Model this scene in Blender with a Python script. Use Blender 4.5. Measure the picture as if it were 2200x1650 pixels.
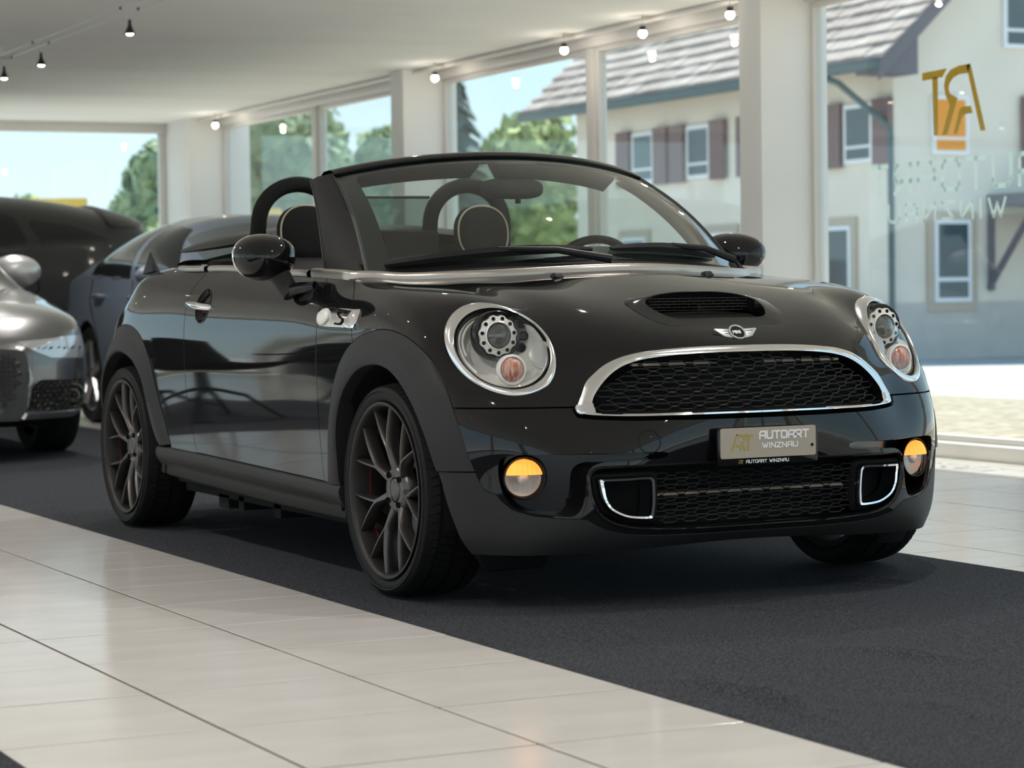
import bpy, bmesh, math, random
import numpy as np
from mathutils import Vector, Matrix

random.seed(7)
rng = np.random.default_rng(7)
for o in list(bpy.data.objects):
    bpy.data.objects.remove(o)
scene = bpy.context.scene
COL = scene.collection
PI = math.pi

# ---------------------------------------------------------------- camera
# world frame: the roadster stands along +y (nose at -y), its front axle over y = 0, centre line x = 0
FPX = 5103.3
CAM = Vector((-3.4258, -6.1105, 0.8462))
YAW, PITCH, ROLL = -0.4569, -0.0375, -0.0151
fwd = Vector((-math.sin(YAW) * math.cos(PITCH), math.cos(YAW) * math.cos(PITCH), math.sin(PITCH)))
rgt = Vector((math.cos(YAW), math.sin(YAW), 0))
upv = rgt.cross(fwd)
r2 = rgt * math.cos(ROLL) + upv * math.sin(ROLL)
u2 = -rgt * math.sin(ROLL) + upv * math.cos(ROLL)
cd = bpy.data.cameras.new('camera')
cam = bpy.data.objects.new('camera', cd)
COL.objects.link(cam)
cam.matrix_world = Matrix(((r2.x, u2.x, -fwd.x, CAM.x), (r2.y, u2.y, -fwd.y, CAM.y), (r2.z, u2.z, -fwd.z, CAM.z), (0, 0, 0, 1)))
cd.sensor_width = 36
cd.lens = 36 * FPX / 2200
cd.clip_start = 0.1
cd.clip_end = 400
cd.dof.use_dof = True
cd.dof.focus_distance = 6.75
cd.dof.aperture_fstop = 5.2
scene.camera = cam

# ---------------------------------------------------------------- light and exposure
scene.view_settings.view_transform = 'Standard'
scene.view_settings.look = 'None'
scene.view_settings.gamma = 1
scene.view_settings.use_curve_mapping = False
scene.view_settings.exposure = 1.3
world = bpy.data.worlds.new('sky')
scene.world = world
world.use_nodes = True
wn = world.node_tree
bg = wn.nodes['Background']
tc = wn.nodes.new('ShaderNodeTexCoord')
sep = wn.nodes.new('ShaderNodeSeparateXYZ')
ramp = wn.nodes.new('ShaderNodeValToRGB')
ramp.color_ramp.elements[0].position = 0.0
ramp.color_ramp.elements[0].color = (0.82, 0.95, 1.0, 1)
ramp.color_ramp.elements[1].position = 0.75
ramp.color_ramp.elements[1].color = (0.30, 0.52, 0.90, 1)
e = ramp.color_ramp.elements.new(0.12)
e.color = (0.62, 0.85, 1.0, 1)
wn.links.new(tc.outputs['Generated'], sep.inputs[0])
wn.links.new(sep.outputs['Z'], ramp.inputs[0])
wn.links.new(ramp.outputs[0], bg.inputs['Color'])
bg.inputs['Strength'].default_value = 0.55
sl = bpy.data.lights.new('sun', 'SUN')
sl.energy = 4.6
sl.angle = 0.01
sl.color = (1.0, 0.95, 0.87)
sun = bpy.data.objects.new('sun', sl)
COL.objects.link(sun)
sun.rotation_euler = Vector((-0.25, -0.36, -0.90)).to_track_quat('-Z', 'Y').to_euler()
cy = scene.cycles
cy.max_bounces = 10
cy.diffuse_bounces = 5
cy.glossy_bounces = 5
cy.transmission_bounces = 8
cy.transparent_max_bounces = 12
cy.caustics_reflective = False
cy.caustics_refractive = False
cy.sample_clamp_indirect = 6
cy.use_denoising = True

# ---------------------------------------------------------------- helpers
def tag(o, label=None, cat=None, group=None, kind=None):
    if label: o['label'] = label
    if cat: o['category'] = cat
    if group: o['group'] = group
    if kind: o['kind'] = kind
    return o

def empty(name, loc=(0, 0, 0), rz=0.0, parent=None):
    o = bpy.data.objects.new(name, None)
    COL.objects.link(o)
    o.location = loc
    o.rotation_euler = (0, 0, rz)
    o.empty_display_size = 0.1
    if parent: o.parent = parent
    return o

def link(name, me, mat=None, parent=None):
    o = bpy.data.objects.new(name, me)
    COL.objects.link(o)
    if mat is not None and not me.materials:
        me.materials.append(mat)
    if parent: o.parent = parent
    return o

def copy_tree(o, parent=None):
    c = o.copy()
    COL.objects.link(c)
    c.parent = parent
    for ch in o.children:
        copy_tree(ch, c)
    return c

def nrm(v):
    v = np.asarray(v, float)
    return v / (np.linalg.norm(v, axis=-1, keepdims=True) + 1e-12)

class MB:
    """collects shapes into one mesh"""
    def __init__(s):
        s.v, s.f, s.n = [], [], 0
    def add(s, v, f):
        v = [tuple(map(float, p)) for p in v]
        s.v += v
        s.f += [tuple(i + s.n for i in q) for q in f]
        s.n += len(v)
        return s
    def box(s, lo, hi, rz=0.0, c=None):
        x0, y0, z0 = lo; x1, y1, z1 = hi
        v = [(x0, y0, z0), (x1, y0, z0), (x1, y1, z0), (x0, y1, z0), (x0, y0, z1), (x1, y0, z1), (x1, y1, z1), (x0, y1, z1)]
        return s.add(v, [(0, 3, 2, 1), (4, 5, 6, 7), (0, 1, 5, 4), (1, 2, 6, 5), (2, 3, 7, 6), (3, 0, 4, 7)])
    def grid(s, P, cu=False, cv=False, flip=False):
        P = np.asarray(P, float)
        a, b = P.shape[:2]
        f = []
        for i in range(a if cu else a - 1):
            for j in range(b if cv else b - 1):
                q = (i * b + j, ((i + 1) % a) * b + j, ((i + 1) % a) * b + (j + 1) % b, i * b + (j + 1) % b)
                f.append(q[::-1] if flip else q)
        return s.add(P.reshape(-1, 3), f)
    def tube(s, pts, r, n=8, closed=False, caps=True, ref=(0, 0, 1), flat=1.0):
        """sweep of a round (or flattened) section; r may be a list"""
        P = np.asarray(pts, float)
        m = len(P)
        R = np.ones(m) * r if np.isscalar(r) else np.asarray(r, float)
        if closed:
            T = nrm(np.roll(P, -1, 0) - np.roll(P, 1, 0))
        else:
            T = nrm(np.gradient(P, axis=0))
        u = np.asarray(ref, float)
        rings = []
        for i in range(m):
            u = u - T[i] * (u @ T[i])
            if np.linalg.norm(u) < 1e-4:
                u = np.cross(T[i], (1, 0.3, 0.2))
            u = u / np.linalg.norm(u)
            w = np.cross(T[i], u)
            th = np.linspace(0, 2 * PI, n, endpoint=False)
            rings.append(P[i] + R[i] * (np.cos(th)[:, None] * w * flat + np.sin(th)[:, None] * u))
        base = s.n
        s.grid(rings, cu=closed, cv=True, flip=True)
        if caps and not closed:
            s.f.append(tuple(base + k for k in range(n)))
            s.f.append(tuple(base + (m - 1) * n + k for k in range(n))[::-1])
        return s
    def lathe(s, prof, n=32, origin=(0, 0, 0), axis='z', a0=0.0, a1=2 * PI):
        """profile of (r, h) pairs turned round an axis"""
        full = abs(a1 - a0 - 2 * PI) < 1e-6
        th = np.linspace(a0, a1, n, endpoint=not full)
        P = np.zeros((len(prof), len(th), 3))
        for i, (r, h) in enumerate(prof):
            c, sn = r * np.cos(th), r * np.sin(th)
            if axis == 'z': P[i] = np.stack([c, sn, np.full_like(c, h)], 1)
            elif axis == 'x': P[i] = np.stack([np.full_like(c, h), c, sn], 1)
            else: P[i] = np.stack([sn, np.full_like(c, h), c], 1)
        return s.grid(P + np.array(origin), cv=full, flip=True)
    def prism(s, poly, frame, d):
        """polygon (u, v) in frame (origin, U, V), thickness d along U x V"""
        o, U, V = (np.asarray(k, float) for k in frame)
        W = np.cross(U, V); W = W / np.linalg.norm(W)
        a = [o + U * p[0] + V * p[1] for p in poly]
        n = len(a)
        f = [tuple(range(n))[::-1], tuple(range(n, 2 * n))]
        f += [(i, (i + 1) % n, n + (i + 1) % n, n + i) for i in range(n)]
        return s.add(a + [p + W * d for p in a], f)
    def build(s, name, mat=None, parent=None, smooth=True, angle=35, bevel=0.0, seg=2, fix=True):
        me = bpy.data.meshes.new(name)
        me.from_pydata(s.v, [], s.f)
        if fix:
            bm = bmesh.new(); bm.from_mesh(me)
            bmesh.ops.remove_doubles(bm, verts=bm.verts, dist=1e-6)
            bmesh.ops.recalc_face_normals(bm, faces=bm.faces)
            bm.to_mesh(me); bm.free()
        if bevel:
            bm = bmesh.new(); bm.from_mesh(me)
            ed = [e for e in bm.edges if len(e.link_faces) == 2 and e.calc_face_angle(0) > math.radians(30)]
            bmesh.ops.bevel(bm, geom=ed, offset=bevel, segments=seg, affect='EDGES', profile=0.5)
            bm.to_mesh(me); bm.free()
        me.update()
        if smooth:
            me.shade_smooth()
            me.set_sharp_from_angle(angle=math.radians(angle))
        return link(name, me, mat, parent)

def box(name, lo, hi, mat, parent=None, bevel=0.0):
    return MB().box(lo, hi).build(name, mat, parent, smooth=bevel > 0, bevel=bevel)

# ---------------------------------------------------------------- materials
def mat(name, col, rough=0.5, metal=0.0, coat=0.0, spec=0.5, noise=None, bump=None, trans=0.0, ior=1.45, alpha=1.0, emit=None, aniso=None):
    m = bpy.data.materials.new(name)
    m.use_nodes = True
    nt = m.node_tree
    b = nt.nodes['Principled BSDF']
    b.inputs['Base Color'].default_value = (*col, 1)
    b.inputs['Roughness'].default_value = rough
    b.inputs['Metallic'].default_value = metal
    b.inputs['Coat Weight'].default_value = coat
    b.inputs['Coat Roughness'].default_value = 0.02
    b.inputs['Specular IOR Level'].default_value = spec
    b.inputs['Transmission Weight'].default_value = trans
    b.inputs['IOR'].default_value = ior
    b.inputs['Alpha'].default_value = alpha
    if emit:
        b.inputs['Emission Color'].default_value = (*emit[0], 1)
        b.inputs['Emission Strength'].default_value = emit[1]
    tcn = None
    if noise or bump:
        tcn = nt.nodes.new('ShaderNodeTexCoord')
    if noise:                       # (scale, second colour, detail, stretch)
        sc_, c2 = noise[0], noise[1]
        mp = nt.nodes.new('ShaderNodeMapping')
        mp.inputs['Scale'].default_value = noise[3] if len(noise) > 3 else (1, 1, 1)
        nz = nt.nodes.new('ShaderNodeTexNoise')
        nz.inputs['Scale'].default_value = sc_
        nz.inputs['Detail'].default_value = noise[2] if len(noise) > 2 else 4
        cr = nt.nodes.new('ShaderNodeValToRGB')
        cr.color_ramp.elements[0].position = 0.35
        cr.color_ramp.elements[1].position = 0.68
        cr.color_ramp.elements[0].color = (*col, 1)
        cr.color_ramp.elements[1].color = (*c2, 1)
        nt.links.new(tcn.outputs['Object'], mp.inputs[0])
        nt.links.new(mp.outputs[0], nz.inputs['Vector'])
        nt.links.new(nz.outputs['Fac'], cr.inputs[0])
        nt.links.new(cr.outputs[0], b.inputs['Base Color'])
    if bump:                        # (scale, strength, distance)
        n2 = nt.nodes.new('ShaderNodeTexNoise')
        n2.inputs['Scale'].default_value = bump[0]
        n2.inputs['Detail'].default_value = 3
        bp = nt.nodes.new('ShaderNodeBump')
        bp.inputs['Strength'].default_value = bump[1]
        bp.inputs['Distance'].default_value = bump[2] if len(bump) > 2 else 0.01
        nt.links.new(tcn.outputs['Object'], n2.inputs['Vector'])
        nt.links.new(n2.outputs['Fac'], bp.inputs['Height'])
        nt.links.new(bp.outputs[0], b.inputs['Normal'])
    return m

def film_mat(name, col, mix=0.6, clear=0.0):
    """thin foil on glass, lit from both sides"""
    m = bpy.data.materials.new(name)
    m.use_nodes = True
    nt = m.node_tree
    nt.nodes.clear()
    out = nt.nodes.new('ShaderNodeOutputMaterial')
    d = nt.nodes.new('ShaderNodeBsdfDiffuse'); d.inputs[0].default_value = (*col, 1)
    t = nt.nodes.new('ShaderNodeBsdfTranslucent'); t.inputs[0].default_value = (*col, 1)
    mx = nt.nodes.new('ShaderNodeMixShader'); mx.inputs[0].default_value = mix
    nt.links.new(d.outputs[0], mx.inputs[1]); nt.links.new(t.outputs[0], mx.inputs[2])
    tp = nt.nodes.new('ShaderNodeBsdfTransparent')
    m2 = nt.nodes.new('ShaderNodeMixShader'); m2.inputs[0].default_value = clear
    nt.links.new(mx.outputs[0], m2.inputs[1]); nt.links.new(tp.outputs[0], m2.inputs[2]); nt.links.new(m2.outputs[0], out.inputs[0])
    return m

def glass_mat(name, tint=(0.9, 0.97, 0.95), refl=0.035):
    """thin pane: clear with a Fresnel reflection"""
    m = bpy.data.materials.new(name)
    m.use_nodes = True
    nt = m.node_tree
    nt.nodes.clear()
    out = nt.nodes.new('ShaderNodeOutputMaterial')
    tr = nt.nodes.new('ShaderNodeBsdfTransparent'); tr.inputs[0].default_value = (*tint, 1)
    gl = nt.nodes.new('ShaderNodeBsdfGlossy'); gl.inputs['Roughness'].default_value = 0.0
    lw = nt.nodes.new('ShaderNodeLayerWeight'); lw.inputs['Blend'].default_value = 0.5
    pw = nt.nodes.new('ShaderNodeMath'); pw.operation = 'POWER'; pw.inputs[1].default_value = 5
    ma = nt.nodes.new('ShaderNodeMath'); ma.operation = 'MULTIPLY_ADD'; ma.inputs[1].default_value = 1.0 - refl; ma.inputs[2].default_value = refl
    mx = nt.nodes.new('ShaderNodeMixShader')
    nt.links.new(lw.outputs['Facing'], pw.inputs[0])
    nt.links.new(pw.outputs[0], ma.inputs[0])
    nt.links.new(ma.outputs[0], mx.inputs[0])
    nt.links.new(tr.outputs[0], mx.inputs[1])
    nt.links.new(gl.outputs[0], mx.inputs[2])
    nt.links.new(mx.outputs[0], out.inputs[0])
    return m

M = {}
M['plaster'] = mat('white_plaster', (0.83, 0.82, 0.79), 0.85, noise=(1.2, (0.79, 0.78, 0.75), 3), bump=(35, 0.06, 0.004))
M['ceiling'] = mat('ceiling_paint', (0.86, 0.845, 0.81), 0.9, noise=(0.5, (0.82, 0.805, 0.77), 3, (1, 4, 1)), bump=(1.6, 0.35, 0.05))
M['frame'] = mat('white_frame_paint', (0.72, 0.69, 0.65), 0.45)
M['grout'] = mat('grey_grout', (0.09, 0.07, 0.055), 0.9)
M['tile'] = mat('cream_tile', (0.68, 0.645, 0.605), 0.15, spec=0.6, noise=(3.0, (0.74, 0.705, 0.665), 6, (1, 3, 1)), bump=(9, 0.05, 0.003))
M['carpet'] = mat('charcoal_carpet', (0.008, 0.0085, 0.010), 0.95, spec=0.25, noise=(190, (0.068, 0.072, 0.083), 2), bump=(380, 0.9, 0.003))
M['pane'] = glass_mat('window_pane_glass', (0.93, 0.97, 0.96))
M['steel'] = mat('brushed_steel', (0.55, 0.55, 0.55), 0.35, 1.0)
M['black_metal'] = mat('black_lamp_metal', (0.012, 0.012, 0.012), 0.35)
# ================================================================ the room
CEIL = 2.49
X0, X1, Y0, Y1 = -9.0, 3.9, -9.6, 15.25

floor = tag(MB().box((X0, Y0, -0.12), (X1 + 0.1, Y1 + 0.1, -0.0016)).build('floor', M['grout'], smooth=False), kind='structure')

def make_tile(sx, sy, name):
    g = 0.0042
    mb = MB().box((-sx / 2 + g, -sy / 2 + g, -0.01), (sx / 2 - g, sy / 2 - g, 0.0))
    o = mb.build(name, M['tile'], bevel=0.0006, seg=1)
    me = o.data
    bpy.data.objects.remove(o)
    return me
TS = 0.4685
tile_me = make_tile(TS, TS, 'tile')
def tile_field(x0, y0, xr, yr):
    out = []
    for i in range(int(math.floor((xr[0] - x0) / TS)), int(math.ceil((xr[1] - x0) / TS)) + 1):
        for j in range(int(math.floor((yr[0] - y0) / TS)), int(math.ceil((yr[1] - y0) / TS)) + 1):
            cx, cy_ = x0 + (i + .5) * TS, y0 + (j + .5) * TS
            if xr[0] < cx < xr[1] and yr[0] < cy_ < yr[1]:
                out.append((cx, cy_))
    return out
left = tile_field(-1.4261, 1.6086, (-8.95, 0.0), (Y0, Y1))
right = tile_field(1.308, 0.13, (0.1, 3.9), (Y0, Y1))
def px_of(x, y, z=0.0):
    d = Vector((x, y, z)) - CAM
    w = d.dot(fwd)
    return (1100 + FPX * d.dot(r2) / w, 825 - FPX * d.dot(u2) / w) if w > 0.5 else (-9e9, 0)
near, far = [], []
for (x, y) in left + right:
    p = px_of(x, y)
    vis = -260 < p[0] < 2460 and 600 < p[1] < 1900 and not (-0.75 < x < 0.8 and -3.5 < y < 3.5) and x > -2.6 and y < 6.2
    (near if vis else far).append((x, y))
for (x, y) in near:
    t = link('tile', tile_me, M['tile'], floor)
    t.location = (x, y, random.uniform(-0.0004, 0.0004))
    t.rotation_euler = (random.uniform(-1, 1) * 0.0003, random.uniform(-1, 1) * 0.0003, 0)
mb = MB()
for (x, y) in far:
    h = TS / 2 - 0.0042
    mb.box((x - h, y - h, -0.01), (x + h, y + h, 0.0))
tag(mb.build('tile_field', M['tile'], floor, smooth=False), kind='stuff')

# carpet runners: slightly rumpled cloth on the tiles
def runner(name, xr, yr, bumps, label):
    nx, ny = int((xr[1] - xr[0]) / 0.02), int((yr[1] - yr[0]) / 0.02)
    nx, ny = min(nx, 110), min(ny, 760)
    X, Y = np.meshgrid(np.linspace(*xr, nx), np.linspace(*yr, ny), indexing='ij')
    Z = np.full_like(X, 0.004) + 0.0006 * np.sin(X * 9 + 2 * np.sin(Y * 2.3)) * np.sin(Y * 5)
    for (bx, by, ang, ln, wd, h) in bumps:
        c, s = math.cos(ang), math.sin(ang)
        u = (X - bx) * c + (Y - by) * s; v = -(X - bx) * s + (Y - by) * c
        v = v + 0.04 * np.sin(u * 14)
        Z = Z + h * np.exp(-(u / ln) ** 2 - (v / wd) ** 2)
    E_ = np.minimum.reduce([X - xr[0], xr[1] - X, Y - yr[0], yr[1] - Y])
    Z = np.where(E_ < 1e-4, 0.0008, Z)
    mb = MB().grid(np.stack([X, Y, Z], -1))
    o = mb.build(name, M['carpet'], angle=80, fix=False)
    return tag(o, label, 'carpet')
runner('carpet_runner', (-0.975, 1.035), (-5.2, 9.75), [
    (-0.83, -1.80, -1.15, 0.12, 0.03, 0.022), (-0.80, -1.95, -1.35, 0.14, 0.035, 0.024), (-0.83, -2.12, -1.3, 0.10, 0.028, 0.018),
    (0.52, -0.42, -0.5, 0.10, 0.028, 0.018), (0.44, -0.50, -0.5, 0.10, 0.02, 0.006), (-0.10, -0.74, -0.6, 0.08, 0.02, 0.006),
    (-0.21, -1.62, -1.0, 0.15, 0.05, 0.016), (-0.55, -2.3, -1.2, 0.2, 0.05, 0.006)],
    'charcoal grey carpet runner under the black roadster')
runner('carpet_runner', (-4.3, -2.336), (-7.5, 0.4), [], 'grey carpet runner at the lower left corner beyond the cream tiles')

# ceiling with a faintly uneven plaster skin
tag(MB().box((X0, Y0, CEIL), (X1 + 0.06, Y1 + 0.15, CEIL + 0.25)).build('ceiling', M['ceiling'], smooth=False), kind='structure')

# ---- glazed wall on the right: piers, sill upstand, head rail, mullions, panes
wr = tag(empty('wall_right', (3.85, 0, 0)), kind='structure')
def wpart(name, lo, hi, m, bev=0.004):
    o = box(name, lo, hi, m, None, bev)
    o.parent = wr; o.matrix_parent_inverse = Matrix.Translation((-3.85, 0, 0))
    return o
PIER = [-4.78, 0.06, 4.90, 9.74, 14.58]
for y in PIER[:4]:
    wpart('pier', (3.52, y, 0.0), (3.95, y + 0.225, CEIL), M['plaster'])
wpart('pier', (3.52, 14.58, 0.0), (4.1, Y1 + 0.1, CEIL), M['plaster'])
wpart('pier', (3.52, Y0, 0.0), (4.1, -9.3, CEIL), M['plaster'])
wpart('sill_upstand', (3.74, Y0, -0.005), (3.96, Y1, 0.075), M['frame'])
wpart('head_rail', (3.80, Y0, 2.425), (3.95, Y1, CEIL), M['frame'])
wpart('curtain_rail', (3.60, -6.0, 2.462), (3.63, 14.55, 2.485), M['frame'])
edges = [-9.3] + [v for y in PIER for v in (y, y + 0.225)]
wi = 0
for a, b in [(-9.3, -4.78), (-4.555, 0.06), (0.285, 4.90), (5.125, 9.74), (9.965, 14.58)]:
    mid = (a + b) / 2
    one = (a == 0.285)
    cuts = [(a, b)] if one else [(a, mid - 0.05), (mid + 0.05, b)]
    wi += 1
    w = tag(empty('window_%d' % wi, (3.86, mid, 0.075)), kind='structure')
    def wp(name, lo, hi, m):
        o = box(name, lo, hi, m, None, 0.003 if m is not M['pane'] else 0)
        o.parent = w; o.matrix_parent_inverse = Matrix.Translation((-3.86, -mid, -0.075))
    if not one:
        wp('mullion', (3.82, mid - 0.05, 0.075), (3.92, mid + 0.05, 2.425), M['frame'])
    for (c, d) in cuts:
        wp('stile', (3.84, c, 0.075), (3.90, c + 0.03, 2.425), M['frame'])
        wp('stile', (3.84, d - 0.03, 0.075), (3.90, d, 2.425), M['frame'])
        wp('bottom_rail', (3.84, c + 0.03, 0.075), (3.90, d - 0.03, 0.105), M['frame'])
        wp('top_rail', (3.84, c + 0.03, 2.395), (3.90, d - 0.03, 2.425), M['frame'])
        wp('pane', (3.866, c + 0.03, 0.105), (3.872, d - 0.03, 2.395), M['pane'])

# ---- far wall: glazed too, with a low parapet
wb = tag(empty('wall_back', (0, Y1, 0)), kind='structure')
def bpart(name, lo, hi, m, par=wb, org=(0, Y1, 0), bev=0.004):
    o = box(name, lo, hi, m, None, bev)
    o.parent = par; o.matrix_parent_inverse = Matrix.Translation(tuple(-k for k in org))
    return o
bpart('parapet', (X0, Y1, 0), (3.52, Y1 + 0.12, 0.075), M['frame'])
bpart('head_rail', (X0, Y1, 2.40), (3.52, Y1 + 0.12, CEIL), M['frame'])
for x in (-1.6, -6.2):
    bpart('pier', (x - 0.12, Y1 - 0.2, 0), (x + 0.12, Y1 + 0.12, CEIL), M['plaster'])
for k, (a, b) in enumerate([(-1.48, 3.52), (-6.08, -1.72), (X0 + .1, -6.32)]):
    w = tag(empty('window_%d' % (6 + k), ((a + b) / 2, Y1 + 0.06, 0.075)), kind='structure')
    org = ((a + b) / 2, Y1 + 0.06, 0.075)
    bpart('stile', (a, Y1 + 0.03, 0.075), (a + 0.06, Y1 + 0.1, 2.40), M['frame'], w, org)
    bpart('stile', (b - 0.06, Y1 + 0.03, 0.075), (b, Y1 + 0.1, 2.40), M['frame'], w, org)
    bpart('pane', (a + 0.06, Y1 + 0.06, 0.075), (b - 0.06, Y1 + 0.066, 2.40), M['pane'], w, org, 0)

# ---- left wall and the wall behind the camera: unseen plaster, openings widened to let in more daylight
wl = tag(empty('wall_left', (X0, 0, 0)), kind='structure')
wf = tag(empty('wall_front', (0, Y0, 0)), kind='structure')
for (a, b) in [(Y0, -9.2), (-5.0, -4.7), (-0.4, -0.1), (4.4, 4.7), (9.2, 9.5), (14.6, Y1)]:
    bpart('wall_panel', (X0 - 0.2, a, 0), (X0, b, CEIL), M['plaster'], wl, (X0, 0, 0))
bpart('lintel', (X0 - 0.2, Y0, 2.42), (X0, Y1, CEIL), M['plaster'], wl, (X0, 0, 0), 0)
bpart('parapet', (X0 - 0.2, Y0, 0), (X0, Y1, 0.10), M['plaster'], wl, (X0, 0, 0), 0)
for (a, b) in [(X0, -8.7), (-4.8, -4.5), (-0.4, -0.1), (3.6, X1)]:
    bpart('wall_panel', (a, Y0 - 0.2, 0), (b, Y0, CEIL), M['plaster'], wf, (0, Y0, 0))
bpart('lintel', (X0, Y0 - 0.2, 2.42), (X1, Y0, CEIL), M['plaster'], wf, (0, Y0, 0), 0)
bpart('parapet', (X0, Y0 - 0.2, 0), (X1, Y0, 0.08), M['plaster'], wf, (0, Y0, 0), 0)
# ================================================================ outside
FH = Vector((fwd.x, fwd.y, 0)).normalized()
RH = Vector((FH.y, -FH.x, 0))
def W3(X, D, z):
    """a place outside by its distance ahead of the street corner and to its right"""
    p = CAM + RH * X + FH * D
    return (p.x, p.y, z)
M['asphalt'] = mat('pale_street_asphalt', (0.36, 0.35, 0.33), 0.9, noise=(0.8, (0.42, 0.41, 0.38), 4))  # even pale tone with random mottling
M['gravel'] = mat('tan_gravel', (0.20, 0.165, 0.115), 0.95, noise=(9, (0.38, 0.33, 0.25), 5), bump=(14, 0.8, 0.05))
M['grass'] = mat('dry_grass', (0.22, 0.26, 0.10), 0.95, noise=(3, (0.36, 0.33, 0.17), 5))
M['render'] = mat('cream_house_render', (0.78, 0.71, 0.61), 0.9, noise=(0.6, (0.72, 0.65, 0.55), 4))
M['plinth'] = mat('grey_house_plinth', (0.52, 0.48, 0.43), 0.9, noise=(2, (0.58, 0.54, 0.48), 4))
M['stone'] = mat('sandstone_surround', (0.50, 0.42, 0.33), 0.85)
M['rooftile'] = mat('weathered_roof_tile', (0.27, 0.22, 0.20), 0.85, noise=(1.4, (0.40, 0.35, 0.32), 5))
M['gutter'] = mat('green_grey_gutter', (0.10, 0.14, 0.14), 0.5, 0.3)
M['soffit'] = mat('brown_soffit_board', (0.20, 0.15, 0.13), 0.8)
M['shutter'] = mat('brown_violet_shutter', (0.20, 0.13, 0.13), 0.7)
M['upvc'] = mat('white_window_frame', (0.78, 0.80, 0.82), 0.4)
M['darkpane'] = mat('dark_house_pane', (0.06, 0.09, 0.10), 0.08, spec=0.8)
M['orange'] = mat('orange_blind', (0.80, 0.30, 0.03), 0.7)
M['timber'] = mat('weathered_grey_timber', (0.16, 0.15, 0.17), 0.8)
M['leaf_a'] = mat('hazy_leaf_green', (0.17, 0.25, 0.12), 0.8, noise=(1.3, (0.28, 0.36, 0.19), 4))  # leaf colour lightened and greyed, distance haze mixed in
M['leaf_b'] = mat('leaf_yellow_green', (0.26, 0.34, 0.12), 0.8, noise=(1.3, (0.40, 0.46, 0.20), 4))
M['leaf_c'] = mat('conifer_green', (0.06, 0.10, 0.09), 0.8, noise=(1.5, (0.10, 0.15, 0.13), 4))
M['bark'] = mat('brown_bark', (0.10, 0.07, 0.05), 0.9)
M['yellow'] = mat('yellow_machine_paint', (0.75, 0.45, 0.04), 0.5)
M['winegrey'] = mat('wine_red_fence', (0.32, 0.12, 0.13), 0.8)

tag(MB().grid([[(-150, -150, -0.32), (-150, 180, -0.32)], [(220, -150, -0.32), (220, 180, -0.32)]]).build('ground', M['asphalt'], smooth=False), kind='structure')
# gravel verge and its kerb just outside the window wall
def strip(name, Dn, Df, z, m, label, cat, X=(-6, 30), h=0.08):
    a, b, c, d = W3(X[0], Dn, z), W3(X[1], Dn, z), W3(X[1], Df, z), W3(X[0], Df, z)
    lo = [(p[0], p[1], p[2] - h) for p in (a, b, c, d)]
    o = MB().add([a, b, c, d] + lo, [(0, 1, 2, 3), (7, 6, 5, 4), (0, 4, 5, 1), (1, 5, 6, 2), (2, 6, 7, 3), (3, 7, 4, 0)]).build(name, m, smooth=False)
    return tag(o, label, cat) if cat else tag(o, kind='structure')
V = MB()
g0 = MB().grid([[(4.15, -12, -0.03), (4.15, 24, -0.03)], [(9.3, -12, -0.10), (9.3, 24, -0.10)]]).build('gravel_bed', M['gravel'], smooth=False)
tag(g0, 'tan gravel bed outside the right window', 'gravel', kind='stuff')
g1 = MB().grid([[(9.3, -12, -0.10), (9.3, 24, -0.10)], [(10.2, -12, -0.18), (10.2, 24, -0.18)]]).build('grass_verge', M['grass'], smooth=False)
tag(g1, 'dry grass verge between gravel bed and street', 'grass', kind='stuff')
V = MB().box((4.0, -12, -0.3), (4.16, 24, 0.02)).build('kerb', M['plinth'], smooth=False)
tag(V, kind='structure')

# ---- the house across the street
HC = Vector(W3(6.29, 38.9, 0))                       # near corner
ex = (Vector(W3(1.33, 48.4, 0)) - HC).normalized()    # along the eaves side, away
ey = Vector((-ex.y, ex.x, 0))
if ey.dot(RH) < 0: ey = -ey                            # along the gable side, to the right
house = tag(empty('house'), 'cream rendered house with grey tiled roof and brown shutters across the street', 'house')
LE, LG, ZE, ZB = 10.6, 9.4, 5.08, -0.32
def hp(a, b, z):
    p = HC + ex * a + ey * b
    return (p.x, p.y, z)
def hbox(name, a0, a1, b0, b1, z0, z1, m, par=house, bev=0):
    v = [hp(a0, b0, z0), hp(a1, b0, z0), hp(a1, b1, z0), hp(a0, b1, z0), hp(a0, b0, z1), hp(a1, b0, z1), hp(a1, b1, z1), hp(a0, b1, z1)]
    return MB().add(v, [(0, 3, 2, 1), (4, 5, 6, 7), (0, 1, 5, 4), (1, 2, 6, 5), (2, 3, 7, 6), (3, 0, 4, 7)]).build(name, m, par, smooth=False)
pitch = math.tan(math.radians(42))
zr = ZE + LG / 2 * pitch
MB().add([hp(0, 0, ZB), hp(LE, 0, ZB), hp(LE, LG, ZB), hp(0, LG, ZB), hp(0, 0, ZE), hp(LE, 0, ZE), hp(LE, LG, ZE), hp(0, LG, ZE), hp(0, LG / 2, zr), hp(LE, LG / 2, zr)],
         [(0, 3, 2, 1), (0, 1, 5, 4), (2, 3, 7, 6), (0, 4, 8, 7, 3), (1, 2, 6, 9, 5), (4, 5, 9, 8), (6, 7, 8, 9)]).build('wall', M['render'], house, smooth=False)
hbox('plinth', -0.03, LE + 0.03, -0.03, LG + 0.03, ZB, 0.62, M['plinth'])
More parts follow.
